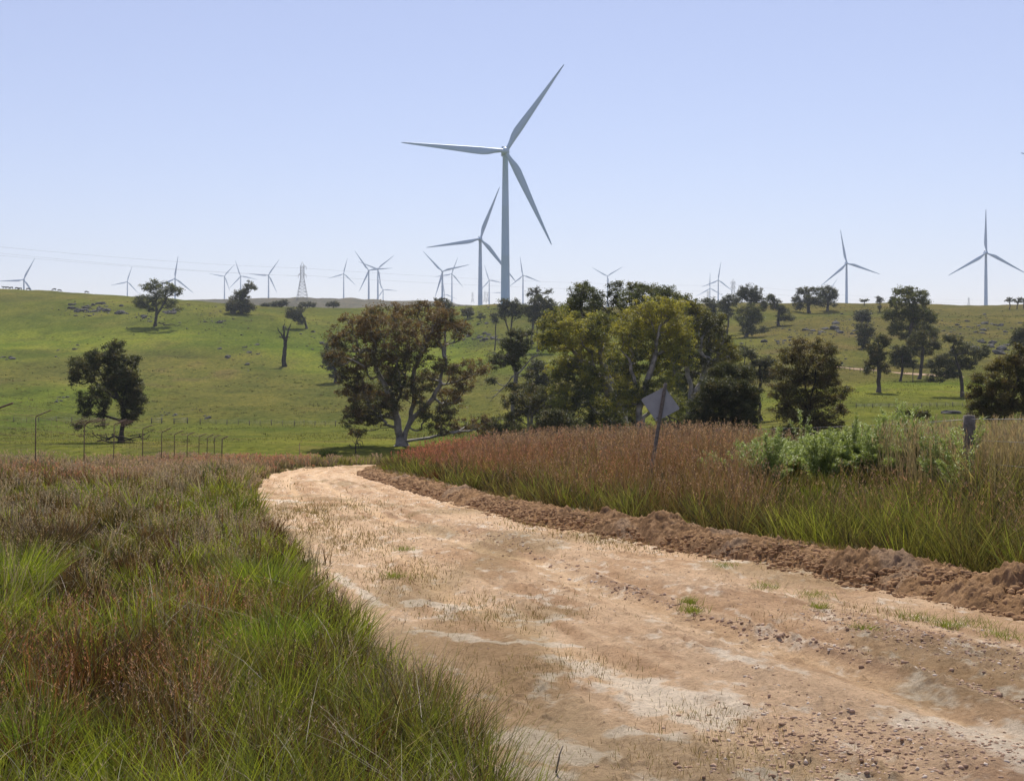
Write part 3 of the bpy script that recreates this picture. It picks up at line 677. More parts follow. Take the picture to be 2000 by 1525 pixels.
PAL = dict(
    rusty=[(.175, .118, .055), (.128, .108, .050), (.10, .106, .048)], olive=[(.095, .10, .036), (.07, .074, .028), (.13, .11, .045)],
    yellow=[(.35, .33, .065), (.20, .215, .055), (.115, .13, .045)], green=[(.11, .125, .038), (.075, .09, .032), (.15, .15, .045)],
    dark=[(.065, .075, .032), (.085, .09, .038), (.11, .10, .045)], grey=[(.085, .092, .055), (.07, .078, .046), (.11, .108, .065)],
    bronze=[(.15, .13, .045), (.10, .10, .038), (.125, .095, .04)])
def tree(name, label, cat, base, lobes, pal, D=None, trunk=None, tr=None, cr=None, leaf=None, cov=1.5, group=None, depth=.75, seed=None, bark='bark', wood_every=1, droop=.7, stems=1, hollow=.12, pal_top=None):
    seed = seed if seed is not None else int(base[0]*7+base[1])
    rg = np.random.default_rng(seed)
    if D is None: D = hitD(*base)
    s = D/F; bx = (base[0]-1000)*s; bz = float(H(bx, D)); B = np.array([bx, D, bz-.12*min(1, D/200)])
    lo = np.array([tuple(l)+((-1,) if len(l) < 5 else ()) for l in lobes], float); wid = lo[:, 0].max()-lo[:, 0].min()+lo[:, 2].mean()
    top = (lo[:, 1]-lo[:, 3]).min(); bot = (lo[:, 1]+lo[:, 3]).max()
    cr = cr or 8.; cr = max(cr, 2.6)
    cen = []; rad = []; colr = []; lob_c = []
    yl = isinstance(pal, str) and pal == 'yellow'
    pal = np.array(PAL[pal] if isinstance(pal, str) else pal)
    cx0 = lo[:, 0].mean()
    for i, l in enumerate(lo):
        px, py, rx, ry = l[:4]; k_ = 1.22 if yl else 1.12; rx *= k_; ry *= k_*1.05
        off = wid*.5*depth; k = 1-min(1, abs(px-cx0)/(wid*.5+1e-6))**2*.6
        dy = rg.uniform(-1, 1)*off*k*.75
        c0 = P(px, py, D)+[0, dy*s, 0]
        c0 = np.array([c0[0]*(D+dy*s)/D, D+dy*s, CH+(c0[2]-CH)*(D+dy*s)/D])
        lob_c.append(c0)
        n = max(4, int((2.3 if cr > 6.4 and D > 125 else 3.0)*rx*ry*(1+.35*depth)/cr**2)); rz = (rx+ry)*.5
        g = rg.normal(0, 1, (n, 3)); g /= np.linalg.norm(g, axis=1)[:, None]
        rr = (hollow+(1-hollow)*rg.random(n))[:, None]**.6
        g = g*rr*[rx, rz, ry]
        cen.append(c0+g*s); rad.append(cr*s*rg.uniform(.7, 1.5, n))
        mixv = rg.random((n, 1)); ci = rg.choice(len(pal), n, p=[.45, .3, .25] if len(pal) == 3 else None)
        if l[4] >= 0: ci = np.where(rg.random(n) < .8, int(l[4]), ci)
        cc = pal[ci]*(1+rg.uniform(-.2, .2, (n, 1))); colr.append(cc)
    cen = np.concatenate(cen); rad = np.concatenate(rad); colr = np.concatenate(colr)
    root = empty(name, B); tag(root, label, cat, group)
    leaf = leaf or (4.6, 2.0); leaf = (leaf[0]*.9, leaf[1]*.95)
    ls, lw = leaf[0]*s, leaf[1]*s
    per = max(12, int(cov*.85*math.pi*cr**2/(leaf[0]*leaf[1]*.5)))
    tr = (tr or 5.)*(.95 if (tr or 5.) > 8 else .72); r0 = tr*s
    tw = []
    if trunk:
        for path in trunk: tw.append([None]+[P(px, py, D) for px, py in path])
    else:
        lc = np.array(lob_c); mid = lc.mean(0); hgt = mid[2]-B[2]
        tp = B+(mid-B)*.45+[rg.normal(0, .04)*hgt, 0, 0]
        for q in range(stems):
            e_ = mid+[rg.normal(0, .12)*hgt*(stems > 1), rg.normal(0, .1)*hgt, hgt*.15]
            t_ = tp+[rg.normal(0, .06)*hgt*(stems > 1), rg.normal(0, .05)*hgt, 0]
            tw.append([None, t_, e_])
    sub = cen[::wood_every]-np.array([0, 0, .25])*rad[::wood_every, None]
    mb, A, rd = make_wood(B, tw, r0, sub, seed, twig=.42*s if D < 260 else .5*s)
    V = np.concatenate(mb.v)-B; mesh_np("trunk", V, [np.concatenate(mb.q)], None, M[bark], True, root)
    V, q, C = leaves(cen, rad, per, ls, lw, colr, seed, droop)
    mesh_np("crown", V-B, [q], C, M['leaf'], False, root)
    return root
def Z(k, l):
    ox = {1: 0, 2: 400, 3: 800, 4: 1200, 5: 1500}[k]
    return [((a[0]/3.388+ox), a[1]/3.388+450)+tuple(v/3.388 for v in a[2:4])+tuple(a[4:]) for a in l]
GN = "gum trees on the right hillside"
# the big rusty gum by the bend
tree("gum_tree", "large spreading gum tree with rust brown leaves and two pale trunks beside the road bend", "tree", (785, 872),
     [(760, 612, 48, 20, 0), (820, 604, 45, 18, 0), (705, 628, 42, 22, 0), (872, 622, 38, 20, 0), (900, 645, 24, 18, 0), (668, 662, 30, 26), (725, 655, 36, 30, 0), (782, 648, 44, 34, 0), (845, 650, 40, 30, 0), (655, 702, 24, 20), (700, 705, 34, 28), (752, 700, 40, 30), (805, 695, 36, 28, 1),
      (690, 765, 36, 20, 0), (715, 790, 36, 20), (690, 815, 26, 20), (740, 770, 26, 26, 2), (780, 745, 30, 28, 2), (835, 740, 28, 24, 1), (862, 712, 22, 16, 1), (925, 718, 28, 17, 0), (900, 745, 24, 24), (880, 775, 26, 26, 0), (865, 808, 22, 22, 1), (905, 832, 32, 14, 0), (945, 828, 26, 16, 0), (880, 722, 18, 16), (830, 800, 18, 20, 2), (700, 842, 20, 10), (850, 838, 24, 12), (730, 810, 30, 20, 1), (760, 785, 26, 20), (760, 735, 26, 22), (815, 770, 24, 22), (680, 735, 28, 22), (720, 760, 26, 20)],
     'rusty', D=140, trunk=[[(776, 820), (765, 775), (742, 735), (728, 690)], [(798, 830), (808, 790), (806, 740), (822, 690)], [(776, 820), (730, 810), (690, 800)], [(798, 830), (835, 790), (862, 750)], [(790, 862), (840, 855), (880, 845), (930, 838)]],
     tr=12, cr=7.2, leaf=(4.2, 1.7), cov=1.35, depth=.6)
tree("gum_tree", "dark gum tree on the slope just left behind the big rusty gum", "tree", (655, 748),
     Z(2, [(840, 760, 50, 45), (800, 830, 30, 40), (830, 890, 55, 45), (870, 950, 50, 25), (900, 840, 50, 50)]), 'dark', tr=4, cr=5.5, leaf=(3.2, 1.5), bark='bark_dark')
tree("gum_tree", "lone dark gum with leaning trunk in the paddock behind the bent arm fence", "tree", (236, 860),
     Z(1, [(760, 775, 75, 48), (640, 850, 95, 70), (520, 900, 80, 55), (760, 870, 90, 80), (880, 865, 50, 45), (840, 970, 75, 70), (490, 970, 50, 45), (600, 950, 60, 50), (890, 1090, 75, 65), (930, 1110, 45, 40), (580, 1110, 60, 50), (560, 1190, 55, 45), (690, 1140, 45, 45), (890, 1200, 50, 45), (680, 1215, 40, 30), (720, 980, 60, 60), (780, 1060, 50, 50), (520, 1290, 55, 22), (680, 1290, 35, 14), (860, 1150, 80, 80), (880, 1020, 65, 75), (700, 1060, 70, 60), (800, 960, 70, 70), (640, 1060, 50, 50), (850, 1240, 50, 40)]),
     'dark', D=150, trunk=[[(242, 820), (240, 795), (226, 765), (210, 738), (212, 700)], [(240, 800), (252, 775), (262, 750)], [(242, 822), (215, 815), (185, 800)]], tr=8, cr=6.3, leaf=(4.0, 1.7), cov=1.5, bark='bark_dark', depth=.7)
tree("gum_tree", "round crowned gum standing alone high on the left hill with shadow beneath", "tree", (303, 637),
     Z(1, [(1000, 365, 65, 38), (1105, 385, 55, 42), (950, 460, 65, 40), (1050, 450, 60, 45), (1130, 480, 45, 32), (1175, 395, 32, 30), (1180, 520, 24, 12), (930, 490, 40, 26), (990, 510, 50, 22)]),
     'green', trunk=[[(305, 622), (306, 606), (304, 590)], [(305, 618), (316, 600), (326, 580)]], tr=4.6, cr=4.6, leaf=(2.8, 1.4), cov=1.3, bark='bark_dark')
tree("gum_tree", "dark rounded gum with a small upper crown on the left skyline", "tree", (471, 613),
     Z(2, [(235, 500, 88, 48), (230, 445, 60, 35), (240, 415, 45, 26), (290, 365, 36, 26), (325, 380, 20, 12), (275, 400, 18, 20), (180, 510, 35, 30), (290, 510, 40, 35)]), 'dark', tr=3.5, cr=4, leaf=(2.6, 1.4), cov=1.6, bark='bark_far')
tree("gum_tree", "small leaning gum with bare curved trunk on the hill above the dead tree", "tree", (599, 642),
     Z(2, [(595, 535, 60, 28), (640, 515, 32, 20), (565, 565, 25, 18), (630, 600, 40, 22), (600, 570, 40, 22)]), 'grey', trunk=[[(596, 628), (588, 612), (580, 600)]], tr=3, cr=4, leaf=(2.5, 1.3), bark='bark_far')
for i, (px, py, lb, lab) in enumerate((
    (547, 600, [(547, 592, 15, 6), (535, 594, 10, 4), (553, 590, 9, 5)], "low dark bush on the skyline just left of the lattice pylon"),
    (520, 601, [(520, 595, 8, 4), (514, 596, 6, 3)], "tiny bush on the skyline right of the round topped gum"),
    (600, 600, [(600, 594, 15, 5), (592, 595, 8, 4), (610, 595, 8, 4)], "flat shrub on the skyline directly below the lattice pylon"),
    (651, 601, [(651, 593, 11, 5), (642, 595, 6, 3), (659, 596, 6, 3)], "dark shrub on the skyline above the big rusty gum's left side"))):
    tree("bush", lab, "bush", (px, py), lb, 'grey', D=705+i*6, tr=1.2, cr=3, leaf=(2.2, 1.3), bark='bark_far', group="bushes on the far left skyline")
tree("gum_tree", "greyish treetop rising behind the right shoulder of the rusty gum", "tree", (868, 625),
     Z(3, [(215, 480, 55, 30), (255, 510, 45, 30), (190, 460, 30, 18), (270, 540, 30, 25)]), 'grey', D=480, tr=3, cr=4, leaf=(2.6, 1.4), bark='bark_far')
tree("gum_tree", "small round dark tree between the rusty gum and the knoll grove", "tree", (913, 622), Z(3, [(385, 530, 38, 28), (365, 545, 22, 20), (405, 550, 22, 20)]), 'dark', tr=1.8, cr=3.6, leaf=(2.4, 1.3), bark='bark_far')
tree("gum_tree", "little pale sapling on the knoll below the main turbine's left", "tree", (938, 627), Z(3, [(470, 565, 26, 16), (455, 575, 14, 8), (490, 570, 14, 8)]), 'grey', tr=1.2, cr=3, leaf=(2.2, 1.1), cov=1.0, bark='bark_far')
tree("gum_tree", "grey green gum at the left end of the knoll grove", "tree", (966, 630), Z(3, [(560, 570, 28, 26), (575, 590, 22, 16)]), 'grey', D=470, tr=1.6, cr=3.6, leaf=(2.4, 1.3), bark='bark_far', group="grove on the knoll")
tree("gum_tree", "dense gum in the middle of the knoll grove right of the turbine tower", "tree", (1000, 634), Z(3, [(625, 485, 50, 28), (695, 485, 50, 30), (620, 540, 45, 40), (700, 540, 55, 40), (740, 520, 30, 40)]), 'grey', D=455, tr=3, cr=4.4, leaf=(2.6, 1.4), bark='bark_far', stems=2, group="grove on the knoll")
tree("gum_tree", "tall thin topped gum poking above the knoll grove", "tree", (1040, 620), Z(3, [(820, 400, 48, 22), (915, 405, 28, 20), (845, 430, 35, 20), (790, 425, 22, 14)]), 'grey', D=480, tr=3, cr=4, leaf=(2.6, 1.2), cov=.9, bark='bark_far', group="grove on the knoll")
tree("gum_tree", "broad dark gum at the right end of the knoll grove", "tree", (1050, 634), Z(3, [(790, 520, 60, 50), (880, 470, 75, 40), (930, 500, 50, 45), (830, 570, 50, 40), (900, 550, 60, 40)]), 'dark', D=450, tr=3.4, cr=4.6, leaf=(2.8, 1.4), bark='bark_far', stems=2, group="grove on the knoll")
tree("gum_tree", "dark upright gum with dead side limbs between the rusty and the yellow gums", "tree", (1004, 800),
     Z(3, [(700, 675, 55, 30), (780, 680, 40, 30), (650, 760, 70, 45), (740, 750, 70, 50), (590, 860, 65, 50), (690, 860, 80, 60), (790, 955, 35, 30), (530, 1000, 40, 28), (740, 800, 50, 50), (680, 1040, 40, 36)]),
     'dark', D=190, trunk=[[(1006, 770), (1008, 735), (1000, 700)]], tr=6.5, cr=6, leaf=(3.6, 1.6), cov=1.5)
tree("gum_tree", "greyish green bushy gum low in front of the dark upright gum", "tree", (1030, 868),
     Z(3, [(790, 1050, 100, 48), (700, 1120, 80, 55), (860, 1100, 90, 60), (960, 1100, 60, 55), (760, 1180, 90, 60), (900, 1190, 90, 60), (680, 1230, 60, 50), (1000, 1180, 50, 50)]),
     'olive', D=152, tr=6, cr=7, leaf=(4, 1.7), stems=3)
tree("shrub", "low dark shrub in front of the grey green bushy gum", "shrub", (1075, 872),
     Z(3, [(930, 1250, 90, 60), (1000, 1270, 90, 60), (840, 1320, 60, 40), (1110, 1330, 90, 45), (930, 1330, 120, 50), (1200, 1350, 50, 35), (900, 1210, 50, 30)]),
     'dark', D=112, tr=3, cr=7, leaf=(3.6, 1.6), stems=4, cov=1.9)
# yellow green group
tree("gum_tree", "tall dark green gum rising behind the yellow green gums", "tree", (1215, 838),
     Z(3, [(1180, 370, 85, 32, 1), (1120, 410, 80, 40, 1), (1200, 420, 80, 45, 1), (1090, 470, 60, 40), (1220, 480, 60, 45), (1370, 375, 65, 30, 1), (1450, 390, 70, 40), (1560, 375, 80, 30, 1), (1640, 410, 70, 40), (1700, 400, 60, 30, 1), (1360, 440, 60, 45), (1480, 450, 60, 40), (1600, 470, 60, 50)])
     +[(1310, 575, 28, 14, 1), (1290, 600, 34, 24), (1140, 600, 45, 22), (1185, 615, 36, 26), (1250, 585, 36, 22, 1), (1335, 600, 36, 22), (1120, 630, 30, 22), (1225, 640, 36, 28), (1370, 620, 26, 20)],
     'green', D=165, tr=9, cr=7.5, leaf=(4, 1.8), cov=1.5, trunk=[[(1205, 780), (1180, 700), (1160, 640)], [(1215, 780), (1240, 690), (1270, 620)]])
tree("gum_tree", "yellow green gum with pale leaning limbs at the left of its group", "tree", (1228, 852),
     [(1078, 632, 26, 18, 0), (1100, 615, 30, 14), (1110, 648, 34, 26, 0), (1150, 640, 32, 28), (1088, 672, 26, 18, 0), (1125, 690, 36, 26), (1165, 680, 32, 26, 0), (1088, 722, 26, 18), (1118, 738, 32, 26, 2), (1160, 730, 30, 26), (1100, 768, 28, 20), (1135, 780, 32, 22, 2), (1175, 790, 26, 22), (1195, 820, 28, 22, 2), (1180, 640, 28, 24), (1075, 655, 16, 14), (1150, 825, 26, 14, 2), (1060, 665, 20, 16), (1130, 715, 30, 24, 1), (1105, 795, 30, 20, 1), (1170, 810, 26, 20, 2), (1140, 755, 24, 20)],
     'yellow', D=147, tr=9, cr=7, leaf=(4.2, 1.8), cov=1.35, trunk=[[(1222, 830), (1208, 795), (1180, 745), (1150, 710), (1105, 695)], [(1208, 795), (1185, 770), (1172, 700)]])
tree("gum_tree", "bright yellow green gum with branching pale trunk behind the diamond sign", "tree", (1250, 846),
     [(1280, 600, 42, 18, 0), (1318, 603, 30, 20, 0), (1245, 625, 32, 20, 0), (1290, 632, 40, 26, 0), (1220, 655, 28, 22, 0), (1262, 668, 36, 26), (1310, 665, 36, 26, 0), (1215, 695, 26, 22), (1245, 712, 30, 24, 2), (1290, 705, 34, 26, 0), (1335, 650, 28, 26, 0), (1330, 700, 28, 24), (1222, 745, 28, 22, 0), (1210, 785, 26, 22), (1260, 765, 22, 22, 2), (1300, 750, 28, 24), (1320, 800, 26, 22, 1), (1240, 800, 16, 16, 2), (1285, 790, 22, 18, 0), (1225, 765, 24, 20)],
     'yellow', D=140, tr=9.5, cr=7, leaf=(4.2, 1.8), cov=1.3, trunk=[[(1250, 815), (1246, 775), (1238, 735), (1228, 700)], [(1248, 800), (1262, 750), (1280, 690), (1288, 640)], [(1256, 815), (1285, 790), (1315, 765)]])
tree("gum_tree", "olive and yellow gum on the right of the group above the dark round bush", "tree", (1352, 850),
     Z(4, [(500, 500, 70, 42, 0), (560, 545, 75, 40, 0), (640, 600, 75, 45, 1), (600, 660, 70, 45), (500, 640, 65, 55), (560, 745, 80, 50), (690, 650, 50, 40, 1), (760, 720, 50, 35, 1), (640, 740, 60, 50), (480, 760, 60, 50), (450, 870, 70, 55, 2), (550, 860, 70, 50, 2), (750, 800, 85, 45, 0), (790, 850, 50, 40, 0), (700, 860, 50, 40, 0), (630, 890, 60, 45), (360, 880, 40, 50, 2), (520, 950, 60, 40, 2), (700, 580, 40, 40)]),
     [(.165, .155, .03), (.075, .075, .024), (.055, .055, .022)], D=158, tr=8.5, cr=7, leaf=(4.1, 1.8), cov=1.35, trunk=[[(1345, 800), (1350, 760), (1342, 720), (1335, 680)], [(1350, 790), (1370, 750), (1385, 700)]])
tree("casuarina_tree", "dense dark rounded bushy tree right of the diamond sign", "tree", (1405, 874),
     Z(4, [(760, 925, 75, 50), (680, 960, 75, 60), (850, 960, 80, 60), (640, 1060, 85, 80), (750, 1060, 100, 90), (870, 1070, 95, 80), (560, 1150, 75, 75), (670, 1170, 110, 95), (820, 1170, 110, 95), (920, 1120, 42, 55), (540, 1250, 70, 70), (680, 1290, 120, 75), (840, 1280, 100, 70), (900, 1220, 50, 60)]),
     'dark', D=96, tr=6, cr=8, leaf=(4.4, 1.5), cov=1.9, droop=.35, stems=4, bark='bark_dark')
tree("wattle_tree", "dark olive multi stemmed tree standing right of the dense rounded one", "tree", (1580, 866),
     Z(4, [(1230, 760, 62, 42, 2), (1370, 765, 80, 45), (1430, 800, 40, 50), (1150, 835, 75, 50), (1260, 860, 95, 60), (1400, 870, 80, 65), (1085, 950, 50, 50), (1190, 980, 100, 70), (1330, 990, 110, 75), (1440, 990, 65, 70), (1520, 1060, 42, 45), (1080, 1060, 60, 60), (1170, 1100, 100, 75), (1300, 1130, 110, 80), (1430, 1130, 75, 70), (1500, 1180, 35, 45, 2), (1110, 1190, 75, 60), (1220, 1240, 110, 65), (1360, 1250, 100, 60), (1130, 1320, 80, 55), (1250, 1340, 100, 50), (1380, 1330, 90, 50), (1460, 1290, 60, 50)]),
     'bronze', D=106, tr=5, cr=8, leaf=(4.2, 1.6), cov=1.45, droop=.6, stems=5, bark='bark_dark')
tree("wattle_tree", "large olive brown bushy tree cut off by the right edge", "tree", (1965, 868),
     Z(5, [(1690, 800, 90, 45), (1620, 850, 70, 45), (1550, 880, 55, 40), (1480, 920, 60, 40), (1640, 930, 75, 55), (1400, 980, 50, 50), (1500, 1000, 75, 55), (1620, 1030, 85, 70), (1360, 1070, 48, 50), (1470, 1090, 80, 65), (1600, 1140, 90, 70), (1390, 1170, 75, 60), (1510, 1210, 100, 60), (1720, 900, 80, 80), (1740, 1050, 90, 80), (1730, 1180, 90, 80), (1820, 960, 90, 90), (1830, 1120, 90, 90), (1350, 1230, 40, 40)]),
     'bronze', D=88, tr=6, cr=8.5, leaf=(4.6, 1.8), cov=1.7, droop=.5, stems=5, bark='bark_dark')
tree("gum_tree", "dark tree in the gap between the dense rounded and olive trees", "tree", (1488, 800),
     Z(4, [(880, 815, 60, 35), (930, 880, 50, 40), (1000, 880, 50, 35), (960, 950, 60, 45), (1040, 860, 40, 30), (1020, 960, 50, 50)]), 'grey', D=190, tr=4, cr=6, leaf=(3.4, 1.5), bark='bark_dark')
tree("shrub", "low olive undergrowth bush at the foot of the left yellow green gum", "shrub", (1165, 870), [(1130, 828, 34, 20), (1170, 835, 34, 22), (1205, 842, 28, 20), (1150, 850, 40, 16), (1100, 845, 26, 14)], 'olive', D=150, tr=3, cr=6.5, leaf=(3.6, 1.6), stems=3, cov=1.6)
tree("shrub", "dark undergrowth bush between the diamond sign and the dense rounded tree", "shrub", (1322, 870), [(1300, 838, 26, 22), (1330, 830, 26, 26), (1350, 845, 24, 22), (1285, 850, 22, 16), (1320, 855, 34, 14)], 'dark', D=150, tr=3, cr=6.5, leaf=(3.6, 1.6), stems=3, cov=1.6)
tree("shrub", "olive bush filling the space right of the rusty gum's trunks", "shrub", (975, 868), [(955, 838, 26, 18), (985, 832, 26, 22), (1010, 842, 26, 20), (965, 855, 36, 12)], 'olive', D=156, tr=3, cr=6.5, leaf=(3.6, 1.6), stems=3, cov=1.5)
tree("gum_tree", "grey gum behind the yellow gums filling the gap left of them", "tree", (1055, 800), [(1050, 720, 20, 20), (1065, 745, 22, 20), (1045, 755, 20, 18), (1060, 775, 24, 16)], 'grey', D=215, tr=3.5, cr=5, leaf=(3.2, 1.5))
tree("gum_tree", "dark olive gum filling the gap behind the two yellow green gums", "tree", (1200, 840), [(1185, 690, 30, 26), (1200, 735, 34, 28), (1180, 780, 32, 26), (1215, 815, 34, 26), (1090, 800, 34, 26), (1060, 790, 24, 22), (1165, 745, 24, 24), (1240, 840, 36, 18)], 'olive', D=185, tr=6, cr=6.2, leaf=(3.6, 1.6), stems=2)
tree("gum_tree", "dark green gum behind the olive and yellow gum right of the sign", "tree", (1385, 838), [(1375, 640, 26, 20), (1400, 665, 28, 22), (1425, 690, 26, 22), (1360, 690, 30, 26), (1330, 740, 30, 26), (1395, 730, 34, 28), (1440, 735, 28, 26), (1370, 780, 34, 28), (1450, 780, 30, 26), (1330, 790, 26, 24)], 'green', D=188, tr=6, cr=6.2, leaf=(3.6, 1.6), stems=2)
# right hillside
RH = [
 ("gum_tree", "dark domed gum at the top of the right hill beside the short pylon", (1468, 612), Z(4, [(880, 395, 62, 30), (940, 420, 45, 45), (830, 425, 45, 30), (900, 450, 70, 35), (990, 490, 30, 40)]), 'grey', 500, 3),
 ("gum_tree", "pale topped gum at the left end of the right hill row", (1392, 620), Z(4, [(625, 460, 45, 18), (655, 490, 50, 28), (640, 540, 40, 34)]), 'grey', 505, 2.4),
 ("gum_tree", "grey gum second from left in the right hill row", (1420, 625), Z(4, [(745, 440, 32, 18), (730, 480, 50, 30), (740, 540, 50, 40), (790, 470, 40, 30)]), 'grey', 490, 2.4),
 ("gum_tree", "leaning rounded gum with dark drooping limb on the upper right hill", (1457, 658), Z(4, [(850, 525, 55, 35), (920, 520, 60, 34), (860, 590, 65, 45), (940, 575, 55, 45), (890, 650, 60, 35), (980, 655, 34, 22)]), 'green', None, 4.5),
 ("gum_tree", "dark gum leaning left above its own shadow on the upper right hill", (1520, 636), Z(4, [(1035, 445, 42, 24), (1060, 490, 45, 35), (1110, 520, 36, 34), (1120, 565, 45, 34), (1172, 578, 18, 24)]), 'dark', None, 4),
 ("gum_tree", "broad domed gum left of the skyline pair on the right hill", (1580, 611), Z(4, [(1240, 400, 48, 22), (1310, 392, 55, 22), (1370, 410, 36, 32), (1210, 450, 42, 26), (1290, 455, 60, 36), (1350, 465, 40, 30), (1220, 500, 36, 22)]), 'dark', None, 4.5),
 ("gum_tree", "spreading gum right of the skyline pair on the right hill", (1616, 607), Z(4, [(1400, 395, 52, 28), (1448, 420, 34, 30), (1420, 460, 44, 26), (1378, 485, 26, 20), (1462, 490, 20, 12)]), 'grey', None, 3.5),
 ("sapling", "small umbrella shaped tree on the skyline right of the second right turbine", (1688, 597), Z(5, [(638, 460, 24, 9), (628, 464, 14, 6), (652, 464, 12, 6)]), 'dark', None, 1.2),
 ("sapling", "slender small tree left of the tallest hillside gum", (1718, 608), Z(5, [(742, 452, 26, 14), (735, 470, 18, 12), (738, 510, 14, 14)]), 'grey', None, 1.2),
 ("gum_tree", "flat domed small gum below the umbrella shaped sapling", (1682, 633), Z(5, [(600, 555, 36, 24), (640, 548, 40, 24), (660, 575, 32, 24), (595, 585, 35, 16), (635, 585, 40, 18)]), 'grey', None, 2.2),
 ("gum_tree", "dark upright gum beneath the flat domed small gum", (1686, 681), Z(5, [(640, 640, 55, 28), (625, 680, 50, 34), (665, 680, 40, 34), (630, 730, 48, 36), (650, 760, 35, 20)]), 'dark', None, 3),
 ("gum_tree", "tallest and widest dark gum on the right hillside", (1776, 670), Z(5, [(890, 400, 70, 26), (945, 405, 55, 28), (1020, 430, 42, 32), (830, 470, 42, 32), (930, 470, 90, 45), (1030, 475, 40, 30), (800, 560, 48, 36), (880, 555, 80, 50), (990, 555, 90, 55), (1075, 575, 45, 45), (850, 650, 55, 45), (960, 650, 90, 55), (1060, 660, 55, 50), (1100, 695, 32, 32), (920, 700, 60, 30)]), 'green', 345, 6),
 ("gum_tree", "olive gum with dark trunk below the tallest hillside gum", (1795, 726), Z(5, [(985, 735, 70, 40), (1080, 750, 62, 38), (960, 790, 50, 34), (1040, 810, 50, 34), (1120, 755, 30, 24), (1000, 690, 60, 30)]), 'olive', 292, 4.5),
 ("gum_tree", "rounded gum with forked stem left of the dark trunked one", (1758, 735), Z(5, [(860, 800, 60, 38), (915, 805, 45, 50), (885, 870, 55, 38), (835, 850, 36, 36), (930, 850, 34, 40)]), 'dark', 285, 3.4),
 ("sapling", "thin young tree in the shade beside the forked gum", (1783, 735), Z(5, [(962, 870, 24, 16), (955, 895, 20, 14)]), 'grey', 283, 1.2),
 ("gum_tree", "tall gum with thick bare trunk standing in the right paddock above its shadow", (1716, 763), Z(5, [(760, 715, 55, 30), (705, 780, 46, 50), (775, 735, 36, 32), (670, 895, 44, 38), (735, 830, 55, 50), (770, 905, 36, 36), (650, 920, 30, 24), (700, 850, 40, 40)]), 'olive', 245, 5.5),
 ("gum_tree", "wide pale limbed grey gum left of the tree at the right edge", (1880, 748), Z(5, [(1220, 715, 62, 30), (1280, 790, 85, 48), (1180, 850, 70, 42), (1095, 880, 52, 36), (1120, 955, 62, 40), (1210, 950, 66, 42), (1390, 815, 58, 40), (1330, 880, 50, 42), (1440, 790, 40, 26), (1250, 880, 60, 40), (1070, 985, 30, 18)]), 'grey', 232, 5),
 ("gum_tree", "dark gum cut off by the right edge above the olive brown tree", (1990, 690), Z(5, [(1665, 680, 45, 45), (1640, 730, 40, 44), (1690, 730, 50, 50), (1720, 650, 40, 40)]), 'dark', 300, 4),
 ("gum_tree", "leftmost of the three tiny skyline trees at the right edge", (1972, 597), Z(5, [(1590, 456, 20, 10), (1610, 460, 24, 11)]), 'dark', 630, 1.4),
 ("gum_tree", "middle of the three tiny skyline trees at the right edge", (1986, 597), Z(5, [(1648, 468, 18, 10), (1664, 450, 20, 10)]), 'dark', 635, 1.4),
 ("gum_tree", "rightmost of the three tiny skyline trees at the right edge", (1998, 597), Z(5, [(1692, 465, 20, 12)]), 'dark', 640, 1.4),
 ("shrub", "small dark shrub on the slope between the yellow group and upper right gums", (1452, 700), Z(4, [(850, 775, 24, 22), (870, 790, 20, 14)]), 'grey', 270, 1.5)]
for nm, lab, bp, lb, pl, DD, trr in RH:
    tree(nm, lab, nm.replace('gum_tree', 'tree'), bp, lb, pl, D=DD, tr=trr, cr=4.6 if trr > 2 else 3, leaf=(2.9, 1.4), cov=1.5, bark='bark_far', wood_every=2 if trr > 2 else 1, group=GN)
tree("shrub", "dark domed shrub behind the leafy weeds left of the big corner post", "shrub", (1783, 860), Z(5, [(880, 1215, 50, 32), (950, 1205, 50, 30), (1030, 1215, 45, 28), (940, 1260, 90, 50), (1060, 1250, 30, 40)]), 'olive', D=62, tr=1.6, cr=6, leaf=(3.4, 1.8), stems=4, cov=1.6)
# dead tree and snags
def snag(name, label, cat, base, paths, r0, D=None, mat='bark_dark', k=7):
    D = D or hitD(*base); s = D/F; bx = (base[0]-1000)*s; B = np.array([bx, D, float(H(bx, D))-.1])
    root = empty(name, B); tag(root, label, cat); mb = MB(); lb = MB()
    for pi, (p, ra, rb) in enumerate(paths):
        pts = [P(a, b, D)+[0, rng.normal(0, 1)*s*2*(i > 0), 0] for i, (a, b) in enumerate(p)]; n = len(pts)
        q = [pts[0]]
        for i in range(n-1):
            for t in (.33, .66, 1): q.append(pts[i]+(pts[i+1]-pts[i])*t+(rng.normal(0, .035, 3)*np.linalg.norm(pts[i+1]-pts[i]) if t < 1 else 0))
        rr = [(ra+(rb-ra)*(i/(len(q)-1))**.8)*s for i in range(len(q))]
        if pi == 0: mb.tube([x-B for x in q], rr, k)
        else: lb = MB(); lb.tube([x-B for x in q], rr, k); lb.build("branch", M[mat], root, smooth=True)
    mb.build("trunk", M[mat], root, smooth=True)
    return root
z2 = lambda *p: [(a/3.388+400, b/3.388+450) for a, b in p]
z1 = lambda *p: [(a/3.388, b/3.388+450) for a, b in p]
z3 = lambda *p: [(a/3.388+800, b/3.388+450) for a, b in p]
z4 = lambda *p: [(a/3.388+1200, b/3.388+450) for a, b in p]
